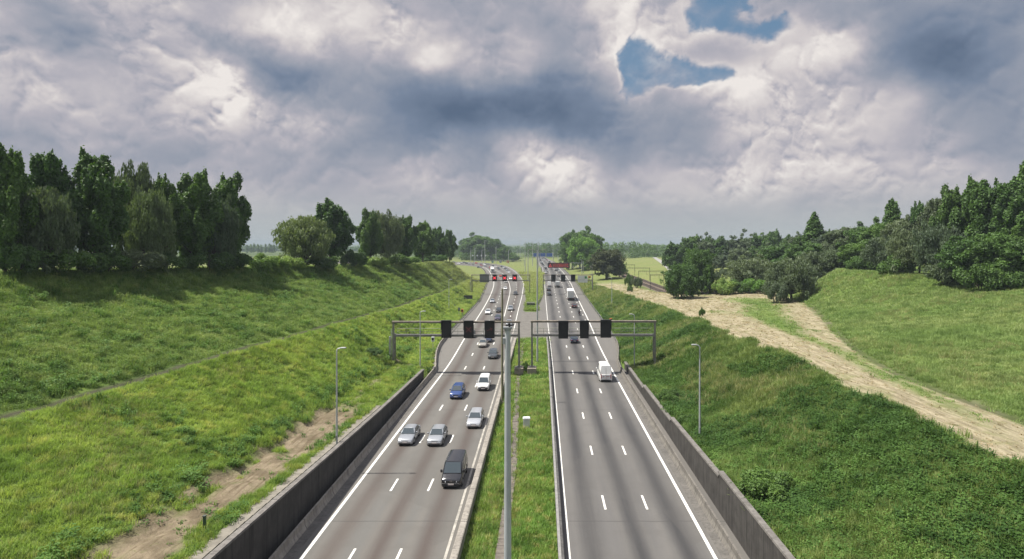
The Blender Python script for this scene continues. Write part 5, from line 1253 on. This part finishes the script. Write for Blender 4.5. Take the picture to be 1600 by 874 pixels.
    hz_ = bonnet_front * .80
    for sx in (-1, 1):
        t = MB(); t.loft([[(sx * w * a, f + yy + (.02), z) for a, yy, z in ((.46, .00, hz_ - .07), (.84, .10, hz_ - .06), (.87, .14, hz_ + .09), (.50, .03, hz_ + .08))], [(sx * w * a, f + yy - .035, z) for a, yy, z in ((.48, .00, hz_ - .05), (.82, .10, hz_ - .04), (.85, .14, hz_ + .07), (.52, .03, hz_ + .06))]], smooth=False); out.append(('headlight', t, M_HL))
        hgt = .62 if (van or windows == 'estate') else .20; zc = (tail * .80 if not van else .95)
        t = MB(); t.box((sx * w * .78, -f - .03, zc), (.20 if not van else .14, .10, hgt if van else .2), bev=.02); out.append(('tail_light', t, M_TL))
        t = MB(); t.box((sx * (w + .09), y0 + .38, belt + .10), (.20, .12, .16 if not van else .26), bev=.03); out.append(('wing_mirror', t, None))
    t = MB(); t.box((0, f + .01, bonnet_front * .70), (W * .36, .05, .16), bev=.01); out.append(('grille', t, M_TRM))
    t = MB(); t.box((0, f - .06, .45), (.52, .03, .12)); out.append(('licence_plate', t, M_PLT))
    t = MB(); t.box((0, -f + .015, tail * .62 if not van else .62), (.52, .03, .12)); out.append(('licence_plate', t, M_PLT))
    if van and windows != 'van_glazed':
        t = MB(); t.box((0, -f - .0, H * .5), (.025, .05, H * .78)); out.append(('door_seam', t, M_TRM))
    return out
def vehicle(parts, name, pmat, simple_=False):
    """object tree, or one mesh for the far ones"""
    if not simple_:
        root = None; last = None
        for p in parts:
            mats = [pmat, M_TRM] if p[2] is None else [p[2]]
            if root is None:
                root = empty(name, (0, 0, 0)); p[1].build(p[0], mats, root); continue
            last_ = p[1].build(p[0], mats, last if len(p) > 3 else root)
            if len(p) == 3: last = last_
        return root
    mats = [pmat, M_TRM]; big = MB()
    for p in parts:
        if p[2] is not None and p[2] not in mats: mats.append(p[2])
        for fc, mi, sm_ in zip(p[1].f, p[1].mi, p[1].sm):
            pass
        mi = mats.index(p[2]) if p[2] is not None else None; o = len(big.v); big.v += p[1].v
        for fc, m0, s0 in zip(p[1].f, p[1].mi, p[1].sm): big.f.append([i + o for i in fc]); big.mi.append(m0 if mi is None else mi); big.sm.append(s0)
    return big.build(name, mats)
SED = dict(L=4.6, W=1.78, H=1.42, hood=.93, belt=.95, y=(1.25, 2.05, 3.35, 4.05), wr=.70, bonnet_front=.70, tail=1.0)
HAT = dict(L=4.15, W=1.74, H=1.46, hood=.96, belt=.97, y=(1.05, 1.85, 3.35, 4.0), wr=.72, bonnet_front=.72, tail=.98)
EST = dict(L=4.7, W=1.80, H=1.44, hood=.93, belt=.95, y=(1.28, 2.1, 4.15, 4.58), wr=.72, bonnet_front=.70, tail=.97, windows='estate')
MPV = dict(L=4.25, W=1.80, H=1.62, hood=1.04, belt=1.03, y=(.85, 1.75, 3.6, 4.15), wr=.72, bonnet_front=.80, tail=1.05, windows='estate')
SMV = dict(L=4.4, W=1.80, H=1.83, hood=1.08, belt=1.08, y=(.85, 1.5, 4.1, 4.36), wr=.80, bonnet_front=.82, tail=1.1, van=True, windows='panel')
TRA = dict(L=4.95, W=1.92, H=1.96, hood=1.12, belt=1.14, y=(.72, 1.55, 4.62, 4.9), wr=.82, bonnet_front=.86, tail=1.2, van=True, windows='van_glazed', wheelr=.34, wb=3.0)
SPR = dict(L=5.6, W=2.02, H=2.62, hood=1.22, belt=1.25, y=(.75, 1.75, 5.35, 5.55), wr=.80, bonnet_front=.92, tail=1.3, van=True, windows='panel_closed', wheelr=.35, wb=3.4)
SPECS = dict(sedan=SED, hatch=HAT, estate=EST, mpv=MPV, small_van=SMV, minibus=TRA, van=SPR)
PARTS = {k_: vehicle_parts(**v) for k_, v in SPECS.items()}
SIMPLE = {}
def place(kind, pmat, px, py, away, name, label, cat, far=False, lanef_=None, group=None):
    """px, py: where the near end of the vehicle meets the road in the photograph"""
    Yn = CAMZ * F / (py - CY); L = SPECS[kind]['L']; Y = Yn + L / 2; X = at(px, Yn)
    lf = lanef_ or (RL0 if away else LLINE); m = float(lf(Y + 5) - lf(Y - 5)) / 10
    if far:
        if kind not in SIMPLE: SIMPLE[kind] = vehicle(PARTS[kind], name, P_SIL, True); o = SIMPLE[kind]
        else: o = SIMPLE[kind].copy(); COL.objects.link(o); o.name = name
        o.material_slots[0].link = 'OBJECT'; o.material_slots[0].material = pmat
    else: o = vehicle(PARTS[kind], name, pmat)
    o.location = (X + m * L / 2, Y, .02); o.rotation_euler = (0, 0, (math.pi if away else 0) - math.atan(m))
    return tag(o, label, cat, group)
GT, GA = 'vehicles driving towards the camera', 'vehicles driving away from the camera'
v = place('minibus', P_BLK, 704.5, 765, 0, 'van', 'black glazed van, closest vehicle to the camera', 'van', group=GT)
em = MB(); cz, cy_ = .74, -TRA['L'] / 2 - .022
for a in range(16):
    t0, t1 = a * math.pi / 8, (a + 1) * math.pi / 8
    em.quad(*[(math.cos(t_) * r_q, cy_, cz + math.sin(t_) * r_q) for t_, r_q in ((t0, .105), (t1, .105), (t1, .088), (t0, .088))])
for pts in (((-.06, .075), (-.005, -.01)), ((.06, .075), (.005, -.01)), ((-.08, .02), (-.04, -.07)), ((-.04, -.07), (0, .0)), ((.08, .02), (.04, -.07)), ((.04, -.07), (0, .0))):
    (ax, az_), (bx, bz_) = pts; em.quad((ax - .009, cy_ - .001, cz + az_), (ax + .009, cy_ - .001, cz + az_), (bx + .009, cy_ - .001, cz + bz_), (bx - .009, cy_ - .001, cz + bz_))
em.build('emblem', M_CHR, v)
place('sedan', P_SIL, 632.5, 698, 0, 'car', 'silver saloon in the lane beside the long wall', 'car', group=GT)
place('hatch', P_SIL, 678.5, 699, 0, 'car', 'silver hatchback just ahead of the black van, in the middle lane', 'car', group=GT)
place('estate', P_SIL2, 739.5, 671, 0, 'car', 'bright silver estate car beside the median barrier', 'car', group=GT)
place('mpv', P_BLU, 712, 625, 0, 'car', 'blue estate car in the middle lane', 'car', group=GT)
place('small_van', P_WHT, 754.5, 612, 0, 'van', 'small white van following the bright silver estate', 'van', group=GT)
place('estate', P_DGR, 769.5, 562, 0, 'car', 'dark grey car behind the small white van', 'car', group=GT)
place('sedan', P_BEI, 753.5, 544, 0, 'car', 'beige-grey car coming out from under the left gantry', 'car', group=GT)
place('hatch', P_NAV, 762, 536, 0, 'car', 'dark blue car close behind the beige-grey one', 'car', group=GT)
place('hatch', P_BLK, 735.5, 529, 0, 'car', 'black car hidden behind the signal with the faint red cross', 'car', group=GT)
place('sedan', P_SIL, 795, 510, 0, 'car', 'silver car seen through the beam of the left gantry', 'car', group=GT)
place('mpv', P_PUR, 777.5, 502, 0, 'car', 'plum coloured people carrier behind the left gantry', 'car', group=GT)
for kind, pm, px, py, lab in (('sedan', P_BLK, 779, 489, 'black car right behind the plum people carrier'), ('hatch', P_WHT, 762, 492, 'white car level with the black one, nearest the left edge line'), ('sedan', P_SIL2, 769, 474, 'bright silver car alone on the left lanes below the far gantry'), ('estate', P_SIL, 797.5, 486, 'silver-grey car right of the solid lane line'),
        ('hatch', P_DGR, 805.5, 461.5, 'dark car in the lanes right of the solid line, near the far gantry'), ('hatch', P_WHT, 789.5, 453.5, 'white car just in front of the far red crosses'), ('sedan', P_WHT, 790.5, 442, 'white car right under the middle red cross'), ('sedan', P_WHT, 798, 437.5, 'white car showing between two red crosses'), ('hatch', P_RED, 782, 433, 'red car showing between the red crosses, beside the white coach'),
        ('estate', P_WHT, 795.5, 427, 'white car beyond the far gantry, beside the median'), ('sedan', P_SIL, 792.5, 423.5, 'silver car behind another white one beyond the far gantry'), ('sedan', P_DGR, 780, 421.5, 'dark car ahead of the white coach, beyond the far gantry'), ('estate', P_BLK, 747.5, 419, 'black car at the inside of the far curve'), ('sedan', P_SIL, 751, 417.5, 'pale car close to the black one at the far curve')):
    place(kind, pm, px, py, 0, 'car', lab, 'car', True, group=GT)
v = place('van', P_WHT, 947, 598, 1, 'van', 'white high-roofed van seen from behind, driving off below the right gantry', 'van', group=GA)
t = MB(); t.box((-.30, SPR['L'] / 2 + .02, .92), (.5, .02, .09)); t.box((.42, SPR['L'] / 2 + .02, .92), (.3, .02, .09)); t.build('rear_strip', simple('strip_red', (.40, .16, .15), .5), v)
place('hatch', P_NAV, 898, 537.5, 1, 'car', 'dark blue car right under the signals of the right gantry', 'car', group=GA)
for kind, pm, px, py, lab in (('hatch', P_MAR, 897.5, 482, 'dark maroon car between the motorcycle and the truck'), ('sedan', P_DGR, 858, 462.5, 'dark grey car at the end of the queue beside the median'), ('estate', P_BLK, 857.5, 455.5, 'black car in the queue, between grey car and white van'), ('mpv', P_GRY, 873, 433.5, 'grey car seen between the dark far signals'), ('hatch', P_DGR, 868.5, 424, 'dark car right below the long red message board'), ('sedan', P_WHT, 853, 428, 'white car beside the median just beyond the far gantry')):
    place(kind, pm, px, py, 1, 'car', lab, 'car', True, group=GA)
place('van', P_WHT, 858.3, 449, 1, 'van', 'white van ahead of the black car beside the median', 'van', True, group=GA)
# many small cars on the farthest stretches
pal = [P_WHT, P_SIL, P_DGR, P_BLK, P_SIL2, P_GRY, P_WHT, P_RED]; rq = random.Random(21); kinds = ['hatch', 'sedan', 'estate', 'mpv']
def far_car(X, Y, rz, label, group):
    kd = rq.choice(kinds)
    if kd not in SIMPLE: SIMPLE[kd] = vehicle(PARTS[kd], 'car', P_SIL, True); o = SIMPLE[kd]
    else: o = SIMPLE[kd].copy(); COL.objects.link(o); o.name = 'car'
    o.material_slots[0].link = 'OBJECT'; o.material_slots[0].material = rq.choice(pal)
    o.location = (X, Y, .02); o.rotation_euler = (0, 0, rz); return tag(o, label, 'car', group)
cl_ = [((l[0] + r[0]) / 2, (l[1] + r[1]) / 2, r[0] - l[0], r[1] - l[1]) for l, r in zip(left_o, right_o)][-12:]
for i in range(len(cl_) - 1):
    (x0, y0, wx, wy), (x1, y1, _, _) = cl_[i], cl_[i + 1]; d = math.hypot(x1 - x0, y1 - y0); n = max(1, int(d / 11))
    for j in range(n):
        for ln in (.30, .52, .74):
            if rq.random() < .55: continue
            t_ = (j + rq.random() * .5) / n; q = ln - .5
            far_car(x0 + (x1 - x0) * t_ + wx * q, y0 + (y1 - y0) * t_ + wy * q, -math.atan2(x1 - x0, y1 - y0), 'tiny car in the traffic jam on the far curve', 'cars jammed on the far curve')
for Y in np.arange(440, 1150, 17):
    for ln in (.18, .5, .82):
        if rq.random() < .42: continue
        y_ = Y + rq.uniform(0, 8); a, c_ = float(RL0(y_)), float(RL1(y_)); m = float(RL0(y_ + 5) - RL0(y_ - 5)) / 10
        far_car(a + (c_ - a) * ln, y_, math.pi - math.atan(m), 'tiny car far along the carriageway leading away', 'cars far along the carriageway leading away')
# lorries
P_LOR = simple('lorry_white', (.74, .74, .73), .5, 0, .08, .5); M_DIRT = simple('lorry_grey', (.33, .33, .32), .7, 0, .2, 1)
def lorry(label, X, Y, rz, Lb=11.5, Wb=2.5, Hb=3.95, cabc=None, name='lorry', cat='lorry', group=None):
    o = empty(name, (X, Y, .02), rz, label, cat, group); f = -(Lb + 2.6) / 2; cabc = cabc or P_LOR
    c = MB(); c.loft([[(x * k_, f + yy, z) for x, z in ((-1.2, .55), (1.2, .55), (1.24, 1.6), (1.16, zt), (-1.16, zt), (-1.24, 1.6))] for yy, k_, zt in ((0, .94, 2.5), (.15, 1, 2.9), (1.0, 1, 3.25), (2.2, 1, 3.4))], smooth=False); c.build('cab', cabc, o)
    MB().box((0, f + .02, 2.25), (2.15, .12, .95), bev=.03).build('windscreen', M_GLS, o)
    for sx in (-1, 1): MB().box((sx * 1.22, f + 1.0, 2.2), (.06, .95, .75)).build('side_window', M_GLS, o); MB().box((sx * 1.40, f + .35, 2.3), (.16, .2, .7), bev=.03).build('wing_mirror', M_TRM, o); MB().box((sx * .85, f - .02, .85), (.4, .1, .24), bev=.02).build('headlight', M_HL, o)
    MB().box((0, f - .03, 1.3), (1.5, .06, .5)).build('grille', M_TRM, o); MB().box((0, f + .02, .55), (2.4, .25, .35), bev=.04).build('bumper', M_DIRT, o)
    MB().box((0, f + 2.6 + Lb / 2, (Hb + 1.15) / 2), (Wb, Lb, Hb - 1.15), bev=.04).build('box_body', P_LOR, o)
    yr_ = f + 2.6 + Lb + .02
    for sx in (-1, 1): MB().box((sx * .605, yr_, (Hb + 1.2) / 2), (1.16, .04, Hb - 1.4)).build('rear_door', P_LOR, o); MB().box((sx * 1.0, yr_, .95), (.3, .06, .16)).build('tail_light', M_TL, o)
    t = MB()
    for xx in (-.3, .3, -.9, .9): t.tube((xx, yr_ + .05, 1.25), (xx, yr_ + .05, Hb - .2), .03, n=5)
    t.build('lock_rod', M_DIRT, o)
    t = MB(); t.box((0, (f + 1.4 - f + .0) / 2, .92), (1.1, Lb + 1.6, .28)); t.box((0, yr_ - .15, .58), (2.3, .12, .16)); t.build('chassis', M_TRM, o)
    for sx in (-1, 1):
        for yy in (f + .9, f + 2.6 + Lb * .66, f + 2.6 + Lb * .78, f + 2.6 + Lb * .90):
            wl_ = MB().tube((sx * .85, yy, .5), (sx * 1.2, yy, .5), .5, n=16).build('wheel', M_TYR, o); MB().tube((sx * 1.16, yy, .5), (sx * 1.21, yy, .5), .28, n=12).build('rim', M_RIM, wl_)
    return o
Yn = CAMZ * F / (470.5 - CY); X = at(891.8, Yn); lorry('white box lorry seen from behind, near the right edge line', X + .15, Yn + 7, math.pi - .02, group=GA)
Yn = CAMZ * F / (450 - CY); lorry('smaller white box lorry ahead of the other, beneath the dark far signals', at(871, Yn), Yn + 4.5, math.pi - .01, Lb=5.6, Wb=2.3, Hb=3.2, group=GA)
Yn = CAMZ * F / (426.5 - CY); X = at(769.5, Yn); m = float(LLINE(Yn + 5) - LLINE(Yn - 5)) / 10; lorry('white lorry coming round the far curve behind the red crosses', X + m * 7, Yn + 7, -math.atan(m), Hb=4.0, group=GT)
# motorcycle and rider
Yn = CAMZ * F / (493.5 - CY); X = at(905.6, Yn)
o = empty('motorcycle', (X, Yn + 1.1, .02), math.pi, 'black motorcycle beside the right edge line, seen from behind', 'motorcycle')
for yy in (-.75, .72):
    wl_ = MB().tube((-.07, yy, .32), (.07, yy, .32), .32, n=16).build('wheel', M_TYR, o); MB().tube((-.075, yy, .32), (.075, yy, .32), .2, n=12).build('rim', M_RIM, wl_)
t = MB(); t.loft([[(x * k_, yy, z0 + z * h) for x, z in ((-.16, 0), (.16, 0), (.2, .5), (.14, 1), (-.14, 1), (-.2, .5))] for yy, k_, z0, h in ((-.62, .6, .62, .3), (-.3, 1, .35, .62), (.1, 1, .35, .58), (.45, .8, .55, .26), (.85, .5, .72, .16))]); t.build('body', P_BLK, o)
t = MB(); t.tube((-.36, -.42, 1.02), (.36, -.42, 1.02), .025, n=6); t.tube((-.1, -.72, .35), (-.08, -.45, 1.0), .03, n=6); t.tube((.1, -.72, .35), (.08, -.45, 1.0), .03, n=6); t.build('handlebar', M_TRM, o)
MB().box((0, .90, .80), (.2, .05, .1)).build('tail_light', M_TL, o); MB().tube((.2, .2, .36), (.22, .85, .46), .06, n=8).build('exhaust', M_CHR, o); MB().box((0, -.70, .95), (.3, .08, .3), bev=.04).build('windshield', M_GLS, o)
me = bpy.data.meshes.new('person')
J = [((0, .22, .92), .17), ((0, .16, 1.15), .17), ((0, .05, 1.38), .19), ((0, 0, 1.50), .09), ((0, -.04, 1.58), .10), ((0, -.06, 1.70), .12), ((0, -.05, 1.80), .09),
     ((-.22, .03, 1.42), .09), ((-.36, -.12, 1.20), .07), ((-.34, -.40, 1.06), .05), ((.22, .03, 1.42), .09), ((.36, -.12, 1.20), .07), ((.34, -.40, 1.06), .05),
     ((-.14, .18, .88), .12), ((-.27, -.20, .74), .10), ((-.25, .06, .38), .07), ((-.25, -.08, .30), .05), ((.14, .18, .88), .12), ((.27, -.20, .74), .10), ((.25, .06, .38), .07), ((.25, -.08, .30), .05)]
E = [(0, 1), (1, 2), (2, 3), (3, 4), (4, 5), (5, 6), (2, 7), (7, 8), (8, 9), (2, 10), (10, 11), (11, 12), (0, 13), (13, 14), (14, 15), (15, 16), (0, 17), (17, 18), (18, 19), (19, 20)]
me.from_pydata([j[0] for j in J], E, []); me.materials.append(simple('leathers', (.018, .018, .021), .6))
po = link('person', me); po.modifiers.new('skin', 'SKIN').use_smooth_shade = True
for sv, j in zip(me.skin_vertices[0].data, J): sv.radius = (j[1], j[1])
me.skin_vertices[0].data[0].use_root = True
sb = po.modifiers.new('sub', 'SUBSURF'); sb.levels = 1; sb.render_levels = 1
po.location = (X, Yn + 1.1, .02); po.rotation_euler = (0, 0, math.pi); tag(po, 'motorcycle rider in black leathers and helmet, leaning forward on the bike', 'person')
h = MB(); h.loft([[(math.cos(a) * r2, -.06 + math.sin(a) * r2 * 1.15, z) for a in np.linspace(0, 2 * math.pi, 12, endpoint=False)] for z, r2 in ((1.56, .09), (1.62, .135), (1.72, .15), (1.80, .125), (1.86, .06))]); h.build('helmet', P_BLK, po)
# ------------------------------------------------------------------ summer haze over the whole place
hm = bpy.data.materials.new('haze_air'); hm.use_nodes = True; hm.node_tree.nodes.clear()
ho, hv = hm.node_tree.nodes.new('ShaderNodeOutputMaterial'), hm.node_tree.nodes.new('ShaderNodeVolumePrincipled')
hv.inputs['Color'].default_value = (.46, .54, .60, 1); hv.inputs['Density'].default_value = .00024; hv.inputs['Anisotropy'].default_value = 0
hm.node_tree.links.new(hv.outputs[0], ho.inputs['Volume'])
tag(MB().box((0, 4750, 23.5), (14400, 9900, 52)).build('haze', hm), kind='stuff')
